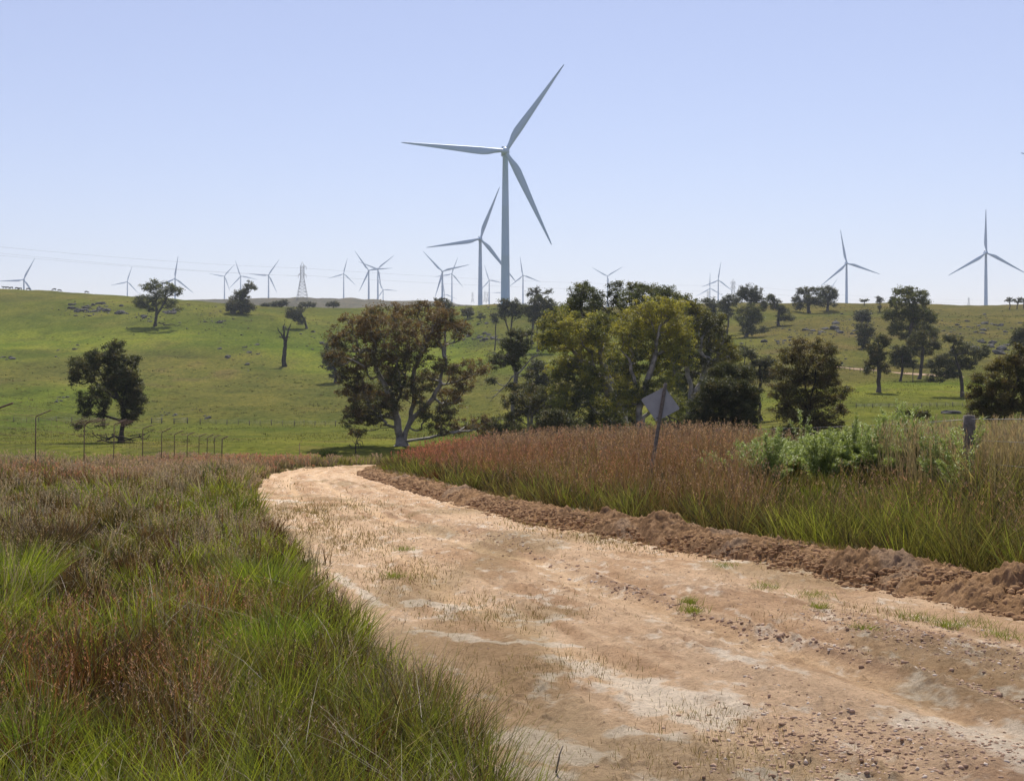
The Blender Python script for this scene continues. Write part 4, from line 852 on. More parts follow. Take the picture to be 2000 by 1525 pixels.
snag("dead_tree", "bare dead tree with forked top on the green hillside", "dead tree", (555, 716),
     [(z2((528, 905), (524, 840), (530, 770), (532, 735)), 5.0, 3.4), (z2((530, 740), (520, 715), (490, 700)), 2, .8), (z2((526, 715), (510, 690), (488, 665), (484, 640)), 2.2, .7), (z2((530, 735), (524, 680), (520, 640), (528, 615)), 2.6, .6), (z2((535, 740), (548, 690), (555, 650), (572, 615)), 2.6, .8), (z2((548, 705), (565, 708)), 1.2, .5), (z2((510, 690), (500, 712)), .8, .4), (z2((530, 890), (545, 895)), 3.5, 1.5), (z2((524, 890), (505, 915), (500, 930)), 3, 1), (z2((500, 905), (465, 912)), 1.3, .5)], 5)
snag("fallen_branches", "heap of grey fallen branches under the lone dark paddock gum", "fallen branches", (240, 868),
     [(z1((700, 1385), (760, 1360), (860, 1380), (960, 1350)), 2.2, .8), (z1((640, 1350), (700, 1372), (780, 1365)), 1.2, .6), (z1((610, 1340), (650, 1375), (740, 1390)), 1, .6), (z1((740, 1350), (800, 1385), (900, 1390)), 2, 1), (z1((860, 1360), (920, 1350), (1010, 1330)), 1.2, .4), (z1((900, 1365), (970, 1380), (990, 1350)), 1, .5), (z1((640, 1395), (760, 1400), (880, 1398)), 1.6, 1), (z1((660, 1350), (680, 1400)), 1, .5), (z1((700, 1340), (720, 1395)), 1, .5), (z1((920, 1345), (940, 1390)), 1, .5), (z1((800, 1350), (830, 1400)), 1.4, .8)], 2, D=149)
snag("fallen_branches", "fallen grey limbs on the grass right of the high hill gum", "fallen branches", (330, 636),
     [(z1((1050, 610), (1090, 625), (1150, 635), (1200, 625)), 1.3, .4), (z1((1080, 630), (1130, 620), (1180, 632)), 1, .4), (z1((1060, 618), (1095, 608)), .8, .4)], 2)
snag("dead_sapling", "crooked broken branch snag at the roadside below the rusty gum", "dead branch", (697, 884),
     [(z2((997, 1475), (998, 1440), (1000, 1400), (1015, 1360)), 1.4, .8), (z2((955, 1415), (975, 1440), (1000, 1435), (1045, 1440)), 1.2, .5), (z2((1000, 1400), (1020, 1385), (1040, 1395), (1048, 1430)), 1.0, .5), (z2((1010, 1375), (1025, 1350), (1035, 1380)), .8, .4), (z2((1005, 1410), (1030, 1415), (1040, 1445)), 1.2, .5), (z2((1000, 1420), (985, 1400), (975, 1385)), .7, .3), (z2((1010, 1400), (1020, 1440)), 1.4, .4)], 2, D=125)
snag("dead_tree", "tangle of bare hanging dead branches just right of the sign", "dead branches", (1308, 866),
     [(z4((365, 1385), (370, 1300), (365, 1245), (350, 1215)), 1.6, 1), (z4((350, 1225), (400, 1245), (435, 1290), (445, 1330)), 1.5, .6), (z4((365, 1250), (400, 1300), (390, 1380)), 1.2, .5), (z4((370, 1300), (340, 1330), (330, 1380)), 1, .5), (z4((400, 1300), (430, 1340), (425, 1370)), 1, .4), (z4((355, 1240), (320, 1260), (300, 1310)), 1.1, .5), (z4((400, 1250), (395, 1290), (410, 1340)), 1, .5)], 2, D=118)
snag("dead_branch", "bare dead limbs sticking out left of the dark upright gum", "dead branch", (1003, 800),
     [(z3((690, 960), (640, 1020), (580, 1080), (530, 1135)), 1.6, .5), (z3((610, 1050), (560, 1060), (530, 1070)), .8, .4), (z3((570, 1090), (520, 1110), (500, 1100)), .8, .3)], 2, D=188, mat='bark')
snag("dead_branch", "pale bare limb reaching up right of the dark upright gum", "dead branch", (1010, 800),
     [(z3((710, 960), (760, 900), (800, 850), (850, 820), (868, 775)), 2.0, .5), (z3((800, 850), (845, 835), (840, 790)), .9, .4)], 2, D=187, mat='bark')
snag("dead_branch", "forked grey twig standing out of the upper crown's left of the dark gum", "dead branch", (1000, 800),
     [(z3((640, 870), (600, 820), (560, 815), (510, 785)), 1.2, .4), (z3((570, 818), (540, 825)), .6, .3), (z3((560, 815), (545, 785)), .6, .3)], 2, D=189, mat='bark')

# ------------------------------------------------------------------ leafy weeds on the right
def weed(px, py_top, D, wpx, label, seed):
    rg = np.random.default_rng(seed); s = D/F; x0 = (px-1000)*s; B = np.array([x0, D, float(H(x0, D))])
    top = CH+(HY-py_top)*s-B[2]; root = empty("leafy_weed", B); tag(root, label, "weed", "leafy green weeds by the fence")
    st = MB(); S = Stuff(); wd = wpx*s*.62
    for k in range(int(wpx*.85) if wpx > 40 else 7+wpx//6):
        a = rg.uniform(0, 6.28); o = rg.random()**.7*wd; b0 = np.array([math.cos(a)*o*.45, math.sin(a)*o*.45, 0.])
        hgt = top*rg.uniform(.6, 1.3)*(1-.25*(o/wd)**2); lean = np.array([math.cos(a), math.sin(a), 0])*(o*.95+(.25 if wpx < 40 else 0))+rg.normal(0, .06, 3)
        pts = []
        for i in range(9):
            t = i/8; pts.append(b0+lean*(t**1.7)+np.array([0, 0, hgt*(t-.10*t**4)])+rg.normal(0, .008, 3))
        st.tube(pts, [.005*(1-.75*i/8) for i in range(9)], 4)
        A = np.array(pts)[2:]; n = 150; i = 6*rg.random(n)**.6; i = np.minimum(i, 5.999); i0 = i.astype(int); f = (i-i0)[:, None]
        p = A[i0]*(1-f)+A[i0+1]*f+rg.normal(0, .022, (n, 3))
        c = lerp(np.array([.21, .27, .08]), np.array([.42, .50, .17]), rg.random((n, 1)))*rg.uniform(.7, 1.2)
        S.add(blades(p, rg.uniform(.03, .07, n), np.full(n, .015), c, c*1.1, 1.3, .5, 2, mid=1.6))
    st.build("stem", M['grass_stem'], root); S.build("foliage", M['weed'], root)
M['grass_stem'] = simple("green_stem", (.10, .13, .04), .8)
WD = [(1760, 806, 38, 90, "tallest leafy weed clump in front of the dark domed shrub"), (1700, 836, 38, 90, "leafy weed clump left of the tallest weed clump"), (1815, 838, 36, 80, "leafy weed clump between the tallest clump and the corner post"), (1640, 850, 36, 100, "leafy weed clump below the right side of the olive tree"),
      (1580, 860, 36, 90, "leafy weed clump directly below the olive multi stemmed tree"), (1515, 862, 38, 80, "leafy weed clump between the dense rounded tree and the olive tree"), (1450, 872, 38, 80, "leftmost full leafy weed clump below the dense rounded tree"),
      (1850, 866, 33, 70, "low leafy weeds just left of the corner post"), (1880, 832, 23, 26, "leafy creeper climbing the big corner post"), (1750, 868, 33, 100, "lower leafy weeds in front of the tallest clump"), (1660, 888, 31, 90, "low leafy weeds nearest the road below the olive tree"), (1568, 812, 38, 16, "single arching leafy weed stem against the olive tree"), (1480, 872, 33, 110, "pale green leafy weeds spreading left below the dense rounded tree"), (1545, 878, 33, 110, "spreading leafy weeds in the middle of the weed bank"), (1612, 872, 33, 110, "dense leafy weeds right of the middle of the weed bank"), (1705, 872, 31, 120, "broad leafy weeds at the front of the weed bank"), (1805, 872, 29, 100, "leafy weeds at the front between the tall clump and the post"), (1500, 858, 30, 60, "upright leafy weed clump left in front of the olive tree"), (1600, 846, 30, 60, "upright leafy weed clump right in front of the olive tree"), (1668, 832, 31, 60, "upright leafy weeds hiding the second fence post"), (1725, 824, 30, 60, "tall upright leafy weeds left beside the tallest clump"), (1790, 826, 29, 60, "tall upright leafy weeds right beside the tallest clump"), (1840, 850, 26, 60, "bushy green weeds hugging the corner post's left"), (1395, 893, 36, 50, "small leafy weed among the red grass right of the sign")]
for i, (a, b, c, d, e) in enumerate(WD): weed(a, b, c, d, e, 300+i)

# ------------------------------------------------------------------ tussocks that stand out
def tussock(px, py, wpx, hpx, cols, label, seed, n=520):
    D = (CH-.0)*F/(py-862.0); x = (px-1000)/F*D
    for _ in range(3):
        e = float(HE(x, D)); D = (CH-e)*F/(py-862.0); x = (px-1000)/F*D
    s = D/F; rg = np.random.default_rng(seed); B = np.array([x, D, float(H(x, D))])
    a = rg.uniform(0, 6.28, n); rr = rg.random(n)**.6*wpx*s*.32
    p = B+np.stack([np.cos(a)*rr, np.sin(a)*rr, np.zeros(n)], 1)
    c0 = np.array(cols[0]); c1 = np.array(cols[1]); c = lerp(c0, c1, rg.random((n, 1)))*(1+rg.uniform(-.3, .3, (n, 1)))
    S = Stuff(); hh = hpx*s*rg.uniform(.55, 1.1, n)
    S.add(blades(p, hh, np.maximum(.005, .0006*D), c*.35, c, .12+.5*rr/(wpx*s*.32), .25, 3, az=a+rg.normal(0, .5, n)))  # root colour darkened as painted shade at the tussock base
    o = S.build("grass_tussock", M['grass'], None, B); o.location = B; tag(o, label, "tussock", "distinct tussocks in the roadside grass")
TS = [(190, 1385, 190, 190, ((.04, .025, .016), (.13, .065, .03)), "big rust brown tussock low on the left side"), (285, 1470, 100, 140, ((.03, .03, .012), (.13, .09, .03)), "dark narrow tussock right below the big rust brown one"), (222, 1050, 60, 85, ((.04, .035, .015), (.17, .13, .03)), "small dark golden tussock in the upper left grass"),
      (300, 1190, 90, 90, ((.03, .035, .014), (.12, .10, .03)), "dark tussock above and right of the big rust brown one"), (395, 1150, 70, 80, ((.05, .04, .02), (.13, .10, .05)), "brown tussock mid left beside the bright green clump"), (100, 1105, 100, 110, ((.05, .035, .025), (.14, .10, .06)), "greyish brown tussock near the left edge"),
      (515, 1185, 120, 120, ((.12, .19, .03), (.38, .48, .06)), "bright green clump nearest the road on the left"), (530, 1300, 140, 130, ((.10, .18, .03), (.36, .46, .06)), "lower bright green clump left of the road"), (20, 1180, 150, 150, ((.14, .20, .03), (.42, .50, .07)), "bright lime clump at the left edge"), (415, 950, 55, 55, ((.05, .07, .02), (.15, .19, .03)), "green clump far up the left verge"),
      (60, 1500, 170, 150, ((.08, .15, .03), (.32, .42, .06)), "bright green clump in the bottom left corner"), (170, 1180, 60, 70, ((.05, .035, .02), (.13, .09, .04)), "small brown tussock left of centre among the grass"),
      (1645, 1064, 60, 55, ((.015, .03, .010), (.04, .065, .02)), "small round dark green tussock behind the soil bank"), (1330, 990, 60, 75, ((.05, .035, .018), (.15, .09, .03)), "dark brown tussock in the tall grass right of the sign post"), (1375, 1015, 70, 75, ((.05, .035, .018), (.15, .10, .035)), "brown tussock at the grass edge above the soil bank"), (1290, 1000, 40, 45, ((.04, .035, .015), (.10, .07, .03)), "narrow dark tussock directly below the sign post"),
      (1098, 985, 36, 34, ((.07, .14, .02), (.20, .33, .035)), "small lime green tuft at the red grass edge"), (1135, 992, 40, 40, ((.03, .03, .015), (.10, .08, .03)), "dark tuft next to the lime green tuft"), (1700, 1080, 60, 50, ((.12, .18, .02), (.36, .44, .05)), "lime green tussock right of the round dark green one"), (640, 906, 30, 22, ((.02, .03, .012), (.07, .10, .02)), "dark green tuft beyond the end of the road"), (598, 905, 26, 16, ((.03, .05, .015), (.10, .14, .02)), "small green tuft left of the road end")]
for i, t_ in enumerate(TS): tussock(*t_[:5], t_[5], 500+i, 700 if t_[2] > 90 else 320)

# ------------------------------------------------------------------ wind turbines
def blade_mesh():
    st = [(1.0, 1.9, 1.9, 0, 0), (2.6, 1.9, 1.9, 0, 0), (5, 2.4, 1.6, 14, .25), (8, 3.3, 1.2, 13, .7), (11, 3.75, .95, 11, .85), (16, 3.45, .75, 8, .75), (24, 2.7, .55, 5, .55), (33, 1.95, .38, 3, .35), (42, 1.2, .24, 1, .2), (47.5, .8, .15, 0, .1), (49.6, .42, .08, 0, .02), (50, .1, .03, 0, 0)]
    k = 14; V = []
    for r_, ch, th, tw_, off in st:
        for j in range(k):
            a = 2*math.pi*j/k; xx = math.cos(a)*.5; round_ = min(1, max(0, (th/ch-.3)/.7))
            yy = math.sin(a)*.5*(round_+(1-round_)*(1.0-.75*max(0, -xx*1.6)))
            X = xx*ch-off; Y = yy*th; t = R(tw_); V.append((X*math.cos(t)-Y*math.sin(t), X*math.sin(t)+Y*math.cos(t)-.0006*r_*r_, r_))
    q = [(i*k+j, i*k+(j+1) % k, (i+1)*k+(j+1) % k, (i+1)*k+j) for i in range(len(st)-1) for j in range(k)]
    V.append((0, -.0006*2500, 50.02)); n = len(V)-1
    t = [((len(st)-1)*k+j, (len(st)-1)*k+(j+1) % k, n) for j in range(k)]
    return V, q, t
def lathe(prof, k=28):
    V = []; q = []
    for i, (r_, z) in enumerate(prof):
        for j in range(k): V.append((r_*math.cos(2*math.pi*j/k), r_*math.sin(2*math.pi*j/k), z))
    for i in range(len(prof)-1):
        for j in range(k): q.append((i*k+j, i*k+(j+1) % k, (i+1)*k+(j+1) % k, (i+1)*k+j))
    return V, q
def build_turbine():
    root = empty("wind_turbine", (0, 0, 0))
    mb = MB(); mb.add(*lathe([(2.3, -95), (2.3, -85), (2.2, -70), (2.22, -69.9), (2.2, -69.8), (1.98, -50), (2.0, -49.9), (1.98, -49.8), (1.7, -26), (1.72, -25.9), (1.7, -25.8), (1.3, -2.2), (1.5, -2.0), (1.5, -1.7), (0, -1.69)])); mb.build("tower", M['turbine'], root, smooth=True)
    # nacelle: rounded box running back from the tower
    V = []; k = 24; prof = [(2.2, 1.3, 1.3), (2.6, 1.75, 1.75), (3.6, 1.9, 1.85), (9, 1.9, 1.95), (12.2, 1.75, 1.7), (12.8, 1.3, 1.2), (12.81, .01, .01)]
    for y, a, b in prof:
        for j in range(k):
            t = 2*math.pi*j/k; c, s_ = math.cos(t), math.sin(t); e_ = .45
            V.append((a*math.copysign(abs(c)**e_, c), y-5.0, b*math.copysign(abs(s_)**e_, s_)+.25))
    q = [(i*k+j, i*k+(j+1) % k, (i+1)*k+(j+1) % k, (i+1)*k+j) for i in range(len(prof)-1) for j in range(k)]
    mb = MB(); mb.add(V, q); nac = mb.build("nacelle", M['turbine'], root, smooth=True)
    mb = MB(); mb.box((-.9, 1.6, 2.35), 1.5, 1.2, .7); mb.build("anemometer", M['dark'], nac)  # anemometer box, its shadowed look put into the dark colour
    # hub with nose cone, axis along -Y
    V, q = lathe([(0.01, 5.05), (.55, 4.95), (1.1, 4.65), (1.55, 4.1), (1.8, 3.3), (1.85, 2.6), (1.7, 2.2), (.01, 2.15)], 24)
    V = [(x, -z, y) for x, y, z in V]; mb = MB(); mb.add(V, q); mb.build("hub", M['turbine'], root, smooth=True)
    bl = []
    V, q, t = blade_mesh(); mb = MB(); mb.add(V, q, t); b0 = mb.build("blade", M['turbine'], root, smooth=True)
    bl.append(b0)
    for i in range(2):
        b = b0.copy(); col.objects.link(b); b.parent = root; bl.append(b)
    for b in bl: b.location = (0, -3.4, 0)
    return root
def copy_tree(o, parent=None):
    c = o.copy(); col.objects.link(c)
    if parent is not None: c.parent = parent
    for ch in list(o.children): copy_tree(ch, c)
    return c
def set_blades(root, a0):
    i = 0
    for ch in root.children:
        if ch.name.startswith("blade"):
            ch.rotation_euler = (0, R(90-(a0+120*i)), 0); i += 1
TB = [(987, 297, 203, 56, "largest wind turbine in the centre foreground of the farm"), (938, 467, 107, 69.5, "second largest turbine standing just left of the biggest one"),
 (46.6, 546.8, 48, 63.5, "leftmost turbine half sunk behind the left hill crest near the cattle"), (248.8, 550.4, 32, 73, "small turbine just left of the lone high hill gum"), (342, 544.5, 45, 82, "turbine partly hidden behind the crown of the high hill gum"),
 (438.4, 539.7, 30.5, 50, "left turbine of the touching pair above the round topped gum"), (470, 539.4, 33, 108, "turbine directly above the small round topped gum"), (524.5, 538, 37.5, 56, "turbine immediately left of the large lattice pylon"),
 (671.3, 535, 32, 76.5, "single turbine between the large pylon and the rusty gum's turbine cluster"), (720.2, 528.2, 46, 125.5, "left turbine of the crowded cluster above the rusty gum"), (738, 525.3, 40.5, 39.5, "turbine close behind the left one of the cluster above the rusty gum"), (748.3, 566, 28, 116, "lowest and farthest turbine of the cluster above the rusty gum"),
 (864, 530.3, 54, 134, "turbine with one blade almost down left of the second largest"), (882.6, 535, 34.3, 70, "slender turbine between the almost down blade one and the second largest"), (868.5, 574.6, 26, 98, "distant low turbine behind the foot of the almost down blade one"),
 (955.5, 547.4, 31, 108, "turbine seen between the two biggest towers"), (981, 571, 24, 62, "distant turbine mostly hidden behind the biggest tower"), (1021.4, 538, 37.5, 99, "turbine immediately right of the biggest tower"), (1186.7, 539.4, 34.5, 31.5, "lone turbine with V shaped blades above the dark green gum crown"),
 (1402.8, 547.4, 36, 82, "taller turbine of the pair left of the short pylon on the right"), (1386.5, 563.3, 31, 89.5, "lower turbine of the pair left of the short pylon on the right"), (1653.4, 514.6, 67, 101, "second turbine from the right edge above the right hill"),
 (1618.7, 570.6, 30, 58, "turbine showing only one blade tip above the skyline pair of gums"), (1925.6, 494.3, 85, 91, "large turbine near the right edge with one blade straight up"), (2185, 335, 190, 168.5, "turbine off the right edge with only a blade tip in view")]
proto = build_turbine()
for i, (px, py, L, a, lab) in enumerate(TB):
    o = proto if i == 0 else copy_tree(proto)
    D = 50*F/L; p = P(px, py, D); o.location = p; o.rotation_euler = (0, 0, R(2 if i else 3)-math.atan2(p[0], p[1])*.5)
    set_blades(o, a); tag(o, lab, "wind turbine", "turbines of the wind farm")

# ------------------------------------------------------------------ pylons and power lines
def pylon(px, pytop, pybase, D, arms, label, wbase=None):
    s = D/F; Hh = (pybase-pytop)*s; x = (px-1000)*s; B = np.array([x, D, CH+(HY-pybase)*s])
    root = empty("power_pylon", B); tag(root, label, "pylon", "lattice pylons of the power line")
    t = Hh*.0022+.05; wb = Hh*.14; wm = Hh*.047
    def wat(z): z = z/Hh; return wb+(wm-wb)*min(1, z/.55) if z < .55 else (wm if z < .88 else wm*max(.06, (1-z)/.12))
    mb = MB(); zs = [0]+[Hh*v for v in (.09, .18, .27, .36, .45, .55, .62, .69, .76, .83, .88, 1.0)]
    if True:
        for cx, cy in ((-1, -1), (1, -1), (1, 1), (-1, 1)):
            mb.tube([(cx*wat(z), cy*wat(z), z) for z in [-Hh*.1]+zs], t*1.3, 4)
        for a, b in zip(zs[:-2], zs[1:-1]):
            wa, wc = wat(a), wat(b); c4 = [(-1, -1), (1, -1), (1, 1), (-1, 1)]
            for i in range(4):
                p, q = c4[i], c4[(i+1) % 4]
                mb.tube([(p[0]*wa, p[1]*wa, a), (q[0]*wc, q[1]*wc, b)], t, 3); mb.tube([(q[0]*wa, q[1]*wa, a), (p[0]*wc, p[1]*wc, b)], t, 3)
                mb.tube([(p[0]*wc, p[1]*wc, b), (q[0]*wc, q[1]*wc, b)], t, 3)
    mb.build("lattice_mast", M['steel'], root)
    for z, sides in arms:
        for sd_ in sides:
            a = MB(); L_ = Hh*.085; zz = Hh*z
            for yy in (-wm, wm): a.tube([(sd_*wm, yy, zz), (sd_*(wm+L_*.75), 0, zz-.02*Hh)], t*1.4, 4); a.tube([(sd_*wm, yy, zz+.03*Hh), (sd_*(wm+L_*.75), 0, zz-.02*Hh)], t*1.2, 4)
            arm = a.build("cross_arm", M['steel'], root)
            ins = MB(); ins.tube([(sd_*(wm+L_*.75), 0, zz-.02*Hh), (sd_*(wm+L_*.75), 0, zz-.10*Hh)], t*1.6, 5); ins.build("insulator", M['steel'], arm)
    return root
pylon(590.4, 511.4, 583, 1850, [(.88, (1,)), (.66, (-1, 1))], "largest lattice pylon on the far left ridge")
pylon(1431.7, 544.5, 592, 2500, [(.86, (-1, 1)), (.66, (-1, 1))], "narrow lattice pylon beside the dark domed gum on the right hill")
pylon(1382.7, 567, 592, 3900, [(.86, (-1, 1)), (.66, (-1, 1))], "small pylon behind the low turbine left of the narrow pylon")
pylon(923, 570, 590, 3600, [(.88, (-1, 1)), (.66, (-1, 1))], "small distant pylon left of the second largest turbine's tower")
pylon(947, 568, 590, 3700, [(.88, (-1, 1)), (.66, (-1, 1))], "left one of the two close pylons between the biggest towers")
pylon(952, 568.5, 590, 3800, [(.88, (-1, 1)), (.66, (-1, 1))], "right one of the two close pylons between the biggest towers")
pylon(1892, 580, 598, 3300, [(.84, (-1, 1)), (.62, (-1, 1))], "tiny pylon on the skyline left of the large right turbine")
def cable(pts, label, r_=.10):
    W = [P(*p) for p in pts]; n = 24; mb = MB(); q = []
    for a, b in zip(W[:-1], W[1:]):
        for i in range(n): t = i/n; q.append(a+(b-a)*t-np.array([0, 0, 1])*4*t*(1-t)*np.linalg.norm(b-a)*.006)
    q.append(W[-1]); o = W[0]; mb.tube([x-o for x in q], r_, 4); ob = mb.build("power_line", M['cable'], None, o); tag(ob, label, "power line", "power lines between the pylons")
cable([(-120, 470, 1300), (594, 524, 1850)], "upper power line running left from the largest pylon", 0.077)
cable([(-120, 487, 1300), (594, 539, 1855)], "lower left power line, upper strand of the close pair", 0.063)
cable([(-120, 481.5, 1290), (585, 539, 1845)], "lower left power line, lower strand of the close pair", 0.063)
cable([(594, 524, 1850), (1428, 558, 2500)], "upper power line between the largest and the narrow pylon", 0.077)
cable([(594, 538, 1850), (1428, 569, 2500)], "lower power line between the largest and the narrow pylon", 0.077)
cable([(1434, 556, 2500), (1890, 586, 3300)], "upper power line between the narrow and the tiny right pylon", 0.084)
cable([(1434, 568, 2500), (1890, 591, 3300)], "lower power line between the narrow and the tiny right pylon", 0.084)
cable([(1893, 585, 3300), (2200, 588, 3600)], "power line leaving the tiny right pylon to the right edge", 0.084)

# ------------------------------------------------------------------ diamond sign seen from behind
def sign():
    D = 34.0; s = D/F; x0 = (1262-1000)*s; B = np.array([x0, D, float(H(x0, D))]); top = P(1300.5, 748, D)-B
    root = empty("road_sign", B); tag(root, "grey diamond road sign seen from behind on a leaning timber post", "road sign")
    mb = MB(); d = unit(top); u = unit(np.cross(d, [0, 1, 0])); v = np.cross(d, u)
    sec = []; w0, w1, dep = .095, .078, .05; n = 14
    for i in range(n):
        t = i/(n-1); wj = (w0+(w1-w0)*t)*(1+rng.normal(0, .02)); c = top*t+(u*rng.normal(0, .003) if 0 < i < n-1 else 0)
        if t == 0: c = -d*.4
        sec += [c-u*wj/2-v*dep/2, c+u*wj/2-v*dep/2, c+u*wj/2+v*dep/2, c-u*wj/2+v*dep/2]
    q = [(i*4+j, i*4+(j+1) % 4, i*4+4+(j+1) % 4, i*4+4+j) for i in range(n-1) for j in range(4)]+[(4*n-4, 4*n-3, 4*n-2, 4*n-1), (3, 2, 1, 0)]
    mb.add(sec, q); mb.build("post", M['post'], root)
    # plate with rounded corners, fixed on the far face of the post
    c = P(1290.3, 789.3, D)-B+np.array([0, dep/2+.012, 0]); ex = unit((P(1299, 755, D)-P(1253.7, 779, D))); ez = unit((P(1253.7, 779, D)-P(1285.6, 823.4, D)))
    hs = 53*s/2; rc = .05; V = []
    for cx, cz, a0 in ((1, 1, 0), (-1, 1, 90), (-1, -1, 180), (1, -1, 270)):
        for i in range(6):
            a = R(a0+i*18); V.append((cx*(hs-rc)+rc*math.cos(a), cz*(hs-rc)+rc*math.sin(a)))
    yv = np.array([0, 1., 0]); k = len(V); W = [c+ex*a+ez*b-yv*.0015 for a, b in V]+[c+ex*a+ez*b+yv*.0015 for a, b in V]
    me = bpy.data.meshes.new("plate"); me.from_pydata([tuple(w_) for w_ in W], [], [tuple(range(k)), tuple(range(2*k-1, k-1, -1))]+[(i, i+k, (i+1) % k+k, (i+1) % k) for i in range(k)]); me.update()
    me.materials.append(M['signback']); o = bpy.data.objects.new("plate", me); col.objects.link(o); o.parent = root
    for px, py in ((1296.5, 762), (1283, 816)):
        p = P(px, py, D)-B+np.array([0, -dep/2-.004, 0]); b = MB(); b.tube([p+[0, -.012, 0], p+[0, .02, 0]], .014, 8); b.build("bolt", M['dark'], root)
sign()

# ------------------------------------------------------------------ fences
def wire_pts(a, b, sag=.02, n=10):
    a = np.asarray(a, float); b = np.asarray(b, float); return [a+(b-a)*i/n-np.array([0, 0, 4*sag*(i/n)*(1-i/n)]) for i in range(n+1)]
def bent_fence():
    root = empty("wire_fence", (-20, 75, float(H(-20, 75)))); o = np.array(root.location)
    tag(root, "tall wire fence of rusty bent arm steel posts beyond the left grass", "fence")
    data = [(-18, 803, 25, 787, 54), (70, 813, 100, 801, 59), (165, 829, 194, 817, 65.8), (223, 829, 247, 819, 70.7), (279, 837, 298, 830, 76.2), (316, 844, 334, 836, 80), (341, 848, 357, 841, 83.4), (366, 850, 380, 844, 86.7), (389, 852, 403, 847, 90), (405, 854, 417, 848, 92.3), (419, 854, 431, 849, 94.6), (434, 857, 445, 852, 97)]
    P0 = []; T0 = []
    for i, (bx, by, tx, ty, D) in enumerate(data):
        s = D/F; b = P(bx, by, D)-o; t = P(tx, ty, D-.35)-o; foot = P(bx-1.5, by+10, D); fz = float(H((bx-1001.5)*s, D))
        f = np.array([(bx-1001.5)*s, D, fz-.2])-o
        mb = MB(); r_ = .028 if i not in (0, 11) else .045
        r_ *= .85; mb.tube([f, b-[0, 0, .06], b+[.02, 0, .0], b+(t-b)*.12, t], r_, 6); mb.build("post", M['rust'], root); P0.append((f+[0, 0, .2], b)); T0.append((b, t))
    w_ = MB()
    for i in range(len(P0)-1):
        (f1, b1), (f2, b2) = P0[i], P0[i+1]
        for q in np.linspace(.08, 1, 9): w_.tube(wire_pts(f1+(b1-f1)*q, f2+(b2-f2)*q, .02, 4), .005 if q < .95 else .008, 3)
        (c1, t1), (c2, t2) = T0[i], T0[i+1]
        for q in (.25, .5, .75, 1): w_.tube(wire_pts(c1+(t1-c1)*q, c2+(t2-c2)*q, .05, 5), .005, 3)
        for m_ in np.arange(.06, 1, .12):
            a = f1+(f2-f1)*m_; b = b1+(b2-b1)*m_; w_.tube([a, b], .003, 3)
    w_.build("wire", M['rust'], root)
    # rusty slats laid over the arms in front of the tree
    s_ = MB()
    for px in np.linspace(138, 192, 15):
        D = 64+rng.uniform(-.4, .6); a = P(px+rng.uniform(-2, 2), 829+rng.uniform(-4, 4), D)-o; b = P(px+20+rng.uniform(-4, 5), 817+rng.uniform(-2, 3), D-.5)-o; s_.tube([a, b], .014, 4)
    for px in np.linspace(226, 246, 6):
        D = 70; a = P(px, 829+rng.uniform(-1, 3), D)-o; b = P(px+16, 821+rng.uniform(-1, 1), D-.5)-o; s_.tube([a, b], .015, 4)
    s_.build("arm_slats", M['rust'], root)
bent_fence()
def lone_post(px, pyb, tx, ty, D, lab):
    s = D/F; x = (px-1000)*s; B = np.array([x, D, float(H(x, D))]); mb = MB(); b = P(px, pyb, D)-B; t = P(tx, ty, D)-B
    mb.tube([(0, 0, -.2), b, t], .03, 6); root = empty("fence_post", B); tag(root, lab, "post"); mb.build("post", M['rust'], root)
lone_post(585, 866, 590, 860, 112, "lone thin bent steel post standing beyond the road bend")
def corner_fence():
    root = empty("timber_fence", (8, 26, float(H(8, 26)))); o = np.array(root.location); tag(root, "timber post and wire fence running through the weeds on the right", "fence")
    posts = [(1893, 811, 24.5, .105), (1668, 828, 47, .085), (1405, 837, 66, .15), (2290, 800, 16.5, .10)]
    tops = []
    for i, (px, py, D, r_) in enumerate(posts):
        x = (px-1000)*D/F; t = P(px, py, D); f = np.array([x, D, float(H(x, D))-.3]); mb = MB(); n = 8
        pts = [f+(t-f)*k/n+np.append(rng.normal(0, .004, 2), 0) for k in range(n+1)]
        mb.tube([p-o for p in pts], [r_*(1.05-.08*k/n)*(1+rng.normal(0, .02)) for k in range(n)]+[r_*.93], 10); mb.build("post", M['post'], root); tops.append(t)
    w_ = MB(); order = [3, 0, 1, 2]
    chain = [tops[i] for i in order]+[P(1333, 850, 76), P(1230, 862, 90)]
    for a, b in zip(chain[:-1], chain[1:]):
        for dz in (.06, .42, .8):
            w_.tube(wire_pts(a-o-[0, .1, dz], b-o-[0, .1, dz], .02, 6), .003 if dz > .1 else .0055, 4)
    w_.build("wire", M['wire'], root)
corner_fence()
def far_fence(pxs, pyf, label, hpx=11, D=None, rpx=.8):
    pts = []
    for px in pxs:
        py = pyf(px); d = hitD(px, py) if D is None else D(px); x = (px-1000)/F*d; pts.append(np.array([x, d, float(H(x, d))]))
    o = pts[0]; root = empty("paddock_fence", o); tag(root, label, "fence"); s = o[1]/F; w_ = MB(); hh = []
    for i, p in enumerate(pts):
        h = hpx*p[1]/F*(1 if i % 3 else 1.15); mb = MB(); mb.tube([p-o-[0, 0, .1], p-o+[rng.normal(0, .03), 0, h]], (rpx*(1 if i % 2 == 0 else .6))*p[1]/F, 5); mb.build("post", M['post'], root); hh.append(h)
    for i in range(len(pts)-1):
        for q in (.4, .65, .9): w_.tube([pts[i]-o+[0, 0, hh[i]*q], pts[i+1]-o+[0, 0, hh[i+1]*q]], .012, 3)
    w_.build("wire", M['wire'], root)
far_fence([27, 52, 76, 110, 140, 268], lambda p: 824, "low paddock fence at the foot of the left hill by the left edge", 9)
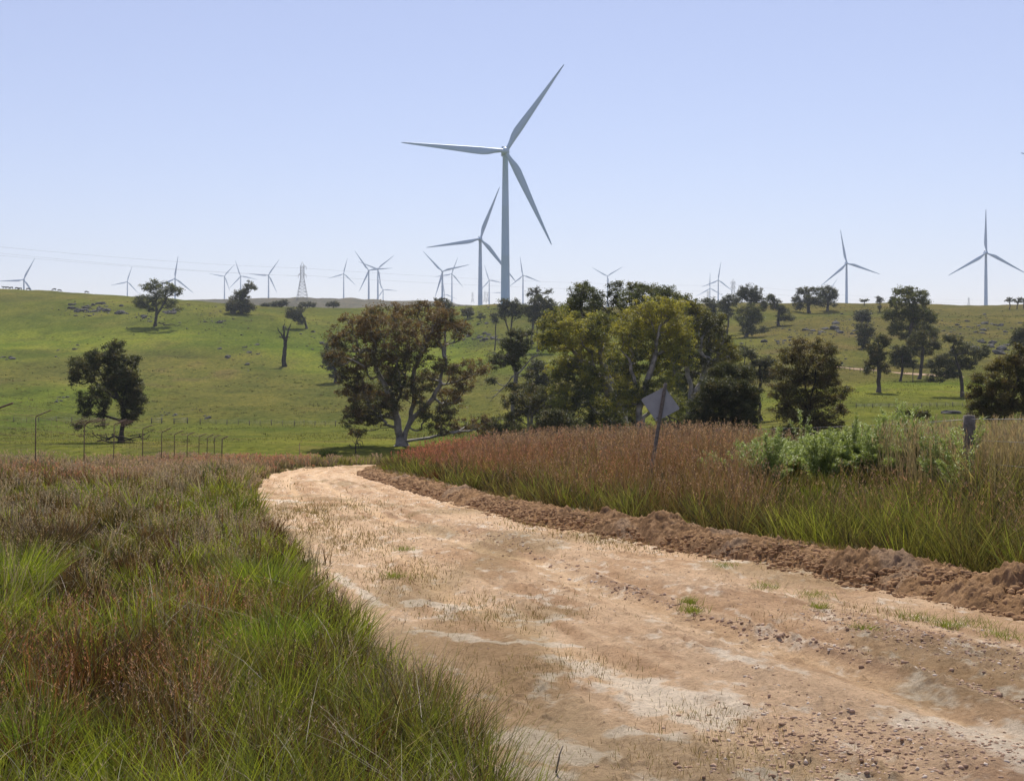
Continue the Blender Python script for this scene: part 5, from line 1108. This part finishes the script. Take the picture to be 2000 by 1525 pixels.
far_fence([391, 422, 443, 465, 487, 508, 530, 552, 575, 594, 615, 635, 655, 680], lambda p: 829+4*(p-391)/300, "low paddock fence along the foot of the left hill", 10)
far_fence([1672, 1688, 1704.5, 1720, 1736, 1752, 1768, 1784, 1800, 1816, 1830, 1846, 1861, 1880], lambda p: 797-3*(p-1672)/200, "low paddock fence crossing the right meadow", 8)
far_fence([1640, 1650, 1660, 1668, 1680, 1692, 1706], lambda p: 722+8*(p-1640)/70, "wire fence along the pale track on the right slope", 9, rpx=.6)
def rail_gate(px0, px1, py, label):
    d = hitD(px0, py); a = np.array([(px0-1000)/F*d, d, 0]); b = np.array([(px1-1000)/F*d, d, 0]); a[2] = float(H(a[0], d)); b[2] = float(H(b[0], d)); s = d/F
    root = empty("rail_gate", a); tag(root, label, "gate"); o = a
    for p in (a, b): mb = MB(); mb.tube([p-o-[0, 0, .1], p-o+[0, 0, 11*s]], 1.1*s, 6); mb.build("gate_post", M['post'], root)
    mb = MB()
    for q in (9.5, 6, 2.5): mb.tube([a-o+[0, 0, q*s], b-o+[0, 0, q*s]], .5*s, 5)
    mb.build("rail", M['wire'], root)
rail_gate(296, 316, 827, "small rail gate left of two in the left paddock fence"); rail_gate(340, 366, 828, "small rail gate right of two in the left paddock fence")

# pale track on the right slope and its ditch bank
def track():
    pts = [(1628, 716), (1645, 718), (1665, 721), (1690, 722), (1720, 725), (1750, 729), (1780, 731), (1815, 733), (1850, 735), (1880, 736)]
    V = []
    for px, py in pts:
        d = hitD(px, py); x = (px-1000)/F*d
        for w_ in np.linspace(-1.7, 1.7, 5): V.append((x, d+w_*1.1, float(H(x, d+w_*1.1))+.06+.04*rng.random()))
    o = mesh_np("farm_track", V, [grid_faces(len(pts), 5)], None, simple("track_dirt", (.30, .20, .13), .95, 0, 2, (.42, .30, .20)), True); tag(o, kind='structure')
track()

# ------------------------------------------------------------------ rocks
def rock_mesh(i):
    bm = bmesh.new(); bmesh.ops.create_icosphere(bm, subdivisions=2, radius=1)
    rg = np.random.default_rng(i)
    for v in bm.verts:
        n = 1+.5*(float(fbm(np.array([v.co.x*1.3+i*7]), np.array([v.co.y*1.3+v.co.z*2.1]), 3, 200+i)[0])-.5)*2; v.co *= n
        v.co.z *= .55; v.co.x *= 1.25
    me = bpy.data.meshes.new("boulder"); bm.to_mesh(me); bm.free(); me.materials.append(M['rock']); return me
RM = [rock_mesh(i) for i in range(7)]
def rocks(n, cx, cy, rx, ry, smin, smax, label, group):
    for i in range(n):
        px = cx+rng.normal(0, .5)*rx; py = cy+rng.normal(0, .5)*ry; d = hitD(px, py); x = (px-1000)/F*d
        s = 2.1*rng.uniform(smin, smax)*(.35+.75*rng.random()**2)*d/F
        o = bpy.data.objects.new("boulder", RM[rng.integers(7)]); col.objects.link(o); o.location = (x, d, float(H(x, d))+s*.12); o.scale = (s*rng.uniform(.7, 1.3), s, s*rng.uniform(.7, 1.4)); o.rotation_euler = (rng.normal(0, .15), rng.normal(0, .15), rng.uniform(0, 6.28)); tag(o, label, "rock", group)
rocks(40, 178, 605, 46, 10, 1.5, 4, "grey boulder in the rocky outcrop high on the left hill", "left hill outcrop")
rocks(5, 238, 612, 16, 4, 2, 4.5, "grey boulder in the small outcrop left of the high hill gum", "outcrop left of the high gum")
rocks(9, 285, 622, 20, 8, 1.5, 4, "grey boulder lying close left of the high hill gum", "rocks beside the high gum")
rocks(7, 335, 610, 20, 4, 1.5, 4, "grey boulder just right of the high hill gum", "rocks right of the high gum")
rocks(16, 410, 620, 60, 22, 1.2, 3.5, "grey boulder scattered between the high gum and the round topped gum", "boulders below the left skyline")
rocks(12, 480, 680, 40, 26, 1.2, 4, "grey boulder scattered left of the dead tree", "boulders left of the dead tree")
rocks(6, 12, 700, 16, 4, 2, 4.5, "grey boulder at the left edge on the hillside", "boulders at the left edge")
rocks(7, 135, 685, 50, 14, 1.5, 3, "grey boulder on the slope above the lone paddock gum", "boulders above the paddock gum")
rocks(8, 120, 780, 60, 8, 1.2, 3, "low grey boulder left of the lone paddock gum", "boulders left of the paddock gum")
rocks(10, 320, 808, 34, 7, 1.2, 3, "low pale boulder right of the lone paddock gum", "boulders right of the paddock gum")
rocks(6, 403, 817, 10, 4, 1.5, 3.5, "pale boulder near the right rail gate", "boulders near the rail gate")
rocks(10, 600, 660, 60, 24, 1.2, 3, "grey boulder between the dead tree and the rusty gum", "boulders right of the dead tree")
rocks(34, 945, 660, 60, 9, 1.2, 3.5, "dark boulder in the rocky band between the rusty and yellow gums", "rocky band in the middle")
rocks(8, 950, 632, 40, 6, 1, 2.5, "dark boulder on the knoll below the turbines", "boulders on the knoll")
rocks(7, 940, 605, 40, 6, 1, 2.2, "tiny boulder near the top of the knoll", "boulders at the knoll top")
rocks(44, 1600, 648, 90, 12, 1.3, 4.5, "dark boulder on the rocky terrace of the right hill", "right hill terrace rocks")
rocks(12, 1640, 620, 80, 12, 1, 2.8, "dark boulder above the rocky terrace of the right hill", "boulders above the terrace")
rocks(16, 1510, 670, 60, 12, 1.2, 3.2, "dark boulder on the slope left above the olive tree", "boulders above the olive tree")
rocks(10, 1640, 690, 60, 14, 1, 2.6, "dark boulder on the slope right above the olive tree", "boulders right above the olive tree")
rocks(40, 1900, 640, 110, 24, 1.3, 4, "dark boulder on the open slope left of the right edge", "right slope boulders")
rocks(20, 1930, 678, 80, 12, 1.5, 5, "dark boulder in the rocky band near the right edge", "rocky band at the right edge")
rocks(8, 1720, 660, 40, 20, 1.2, 3, "dark boulder left of the widest hillside gum", "boulders by the widest hillside gum")
def stonefield():
    X = []; Y = []; S = []
    for cx, cy, rx, ry, n in ((178, 605, 60, 12, 260), (290, 620, 40, 12, 120), (420, 625, 80, 30, 160), (500, 685, 60, 30, 90), (945, 672, 90, 14, 420), (940, 610, 60, 20, 120), (1600, 645, 120, 16, 520), (1560, 680, 110, 20, 300), (1880, 645, 140, 30, 620), (1930, 680, 90, 14, 420), (1700, 640, 90, 30, 220), (100, 790, 120, 14, 60), (340, 805, 60, 12, 80), (600, 660, 80, 30, 80)):
        for i in range(n):
            px = cx+rng.normal(0, .55)*rx; py = cy+rng.normal(0, .55)*ry; d = hitD(px, py); X.append((px-1000)/F*d); Y.append(d); S.append(d/F*(.35+1.6*rng.random()**3))
    X, Y, S = map(np.array, (X, Y, S)); c = lerp(np.array([.06, .056, .05]), np.array([.20, .185, .16]), rng.random((len(X), 1)))
    stones("scattered_stones", X, Y, S, c, "small grey stones strewn between the boulders on the hills")
stonefield()
def lone_thing(px, py, sx, name, lab, cat):
    d = hitD(px, py); x = (px-1000)/F*d; s = d/F; o = bpy.data.objects.new(name, RM[2]); col.objects.link(o); o.location = (x, d, float(H(x, d))+s*1.5); o.scale = (sx*s, sx*s*.8, sx*s*.7); tag(o, lab, cat)
lone_thing(1184, 695, 6, "boulder", "single dark lump seen in the gap behind the yellow green gums", "rock")  # dark patch drawn as a lump on a boulder mesh
lone_thing(1855, 808, 15, "boulder", "wide dark earth lump in the right meadow left of the edge tree", "rock")
def tank():
    d = hitD(1644, 711); x = (1644-1000)/F*d; s = d/F; B = np.array([x, d, float(H(x, d))]); root = empty("water_tank", B); tag(root, "small dark boxy water tank beside the pale track", "water tank")
    mb = MB(); mb.box((0, 0, 1.9*s), 4*s, 4*s, 3.4*s); mb.box((0, 0, 3.75*s), 4.4*s, 4.4*s, .3*s); mb.build("tank", M['dark'], root)
    st = MB(); [st.box((a*1.6*s, b*1.6*s, .1*s), .4*s, .4*s, .6*s) for a in (-1, 1) for b in (-1, 1)]; st.build("stand", M['rust'], root)
tank()

# ------------------------------------------------------------------ cattle on the left crest
def cow_mesh(grazing):
    """one continuous body grown by a skin modifier: length 2.2 m, back at 1.35 m, head to +X"""
    hd = (1.35, 0, .35) if grazing else (1.5, 0, 1.45); nk = (1.05, 0, .8) if grazing else (1.2, 0, 1.3)
    vs = [((-.75, 0, 1.08), .30), ((-.25, 0, 1.02), .36), ((.35, 0, 1.02), .34), ((.8, 0, 1.12), .25), (nk, .17), (hd, .13), ((hd[0]+.22, 0, hd[2]-(.1 if grazing else .16)), .085)]
    ed = [(0, 1), (1, 2), (2, 3), (3, 4), (4, 5), (5, 6)]
    def leg(root_i, x, y, back):
        n = len(vs); k = .10 if back else -.02
        vs.extend([((x, y, .85), .15), ((x+(.10 if back else 0), y, .62), .10), ((x-k, y, .36), .06), ((x, y, .03), .055)]); ed.extend([(root_i, n), (n, n+1), (n+1, n+2), (n+2, n+3)])
    leg(0, -.78, .18, True); leg(0, -.82, -.18, True); leg(3, .72, .16, False); leg(3, .66, -.16, False)
    n = len(vs); vs.extend([((-1.05, 0, 1.12), .05), ((-1.12, 0, .6), .03)]); ed.extend([(0, n), (n, n+1)])
    for sg in (-1, 1): n = len(vs); vs.append(((hd[0]-.06, sg*.2, hd[2]+.08), .04)); ed.append((5, n))
    me = bpy.data.meshes.new("cow"); me.from_pydata([v for v, r_ in vs], ed, []); o = bpy.data.objects.new("cow", me); col.objects.link(o)
    md = o.modifiers.new("skin", 'SKIN'); sv = me.skin_vertices[0].data
    for i, (v, r_) in enumerate(vs): sv[i].radius = (r_*.8, r_) ; sv[i].use_root = (i == 1)
    md2 = o.modifiers.new("sub", 'SUBSURF'); md2.levels = 1; md2.render_levels = 1
    dg = bpy.context.evaluated_depsgraph_get(); m2 = bpy.data.meshes.new_from_object(o.evaluated_get(dg)); m2.name = "cow"; m2.materials.clear(); m2.materials.append(M['hide']); bpy.data.objects.remove(o); return m2
CM = [cow_mesh(True), cow_mesh(False)]
for px, rz, g, lab in ((8.5, 180, 1, "leftmost dark cow standing on the left hill crest"), (15, 20, 0, "dark grazing cow second from the left edge on the crest"), (22, 170, 0, "dark grazing cow third from the left edge on the crest"), (33, 10, 0, "dark grazing cow just left of the leftmost turbine tower"), (39, 190, 0, "dark grazing cow close to the foot of the leftmost turbine"), (55, 0, 0, "dark cow grazing right of the leftmost turbine tower"), (106, 185, 0, "dark cow on the crest between the two leftmost turbines"), (116, 30, 0, "dark cow lower on the crest between the two leftmost turbines"), (169, 0, 0, "rightmost lone cow on the crest left of the small turbine")):
    d = 672.; D_ = np.linspace(560, 760, 300); xx = (px-1000)/F*D_; yy = HY-(H(xx, D_)-CH)*F/D_; k = int(np.argmin(yy)); d = float(D_[k])-4
    x = (px-1000)/F*d; o = bpy.data.objects.new("cow", CM[g]); col.objects.link(o); o.location = (x, d, float(H(x, d))); o.rotation_euler = (0, 0, R(rz)); tag(o, lab, "cow", "cattle on the left hill crest")

# stick and pale stones at the very front of the road
def stick():
    x, D = onroad(1086, 1512); B = np.array([x, D, float(H(x, D))+.01]); mb = MB(); mb.tube([(0, 0, 0), (.01, 0, .05), (.018, 0, .09), (.035, 0, .135)], [.006, .005, .004, .002], 6)
    o = mb.build("stick", M['post'], None, B, smooth=True); tag(o, "short grey stick poking up from the road at the bottom", "stick")
stick()

# ------------------------------------------------------------------ air
def haze():
    me = bpy.data.meshes.new("haze"); bm = bmesh.new(); bmesh.ops.create_cube(bm, size=1); bm.to_mesh(me); bm.free()
    o = bpy.data.objects.new("haze", me); col.objects.link(o); z0, z1_ = -60, 420; o.scale = (15000, 6100, z1_-z0); o.location = (0, 2900, (z0+z1_)/2)
    m = bpy.data.materials.new("haze"); m.use_nodes = True; t = m.node_tree; t.nodes.clear(); out = t.nodes.new("ShaderNodeOutputMaterial"); v = t.nodes.new("ShaderNodeVolumePrincipled")
    v.inputs["Density"].default_value = .0001; v.inputs["Color"].default_value = (.80, .88, 1, 1); v.inputs["Anisotropy"].default_value = .3
    t.links.new(v.outputs[0], out.inputs["Volume"]); me.materials.append(m); tag(o, kind='stuff')
haze()
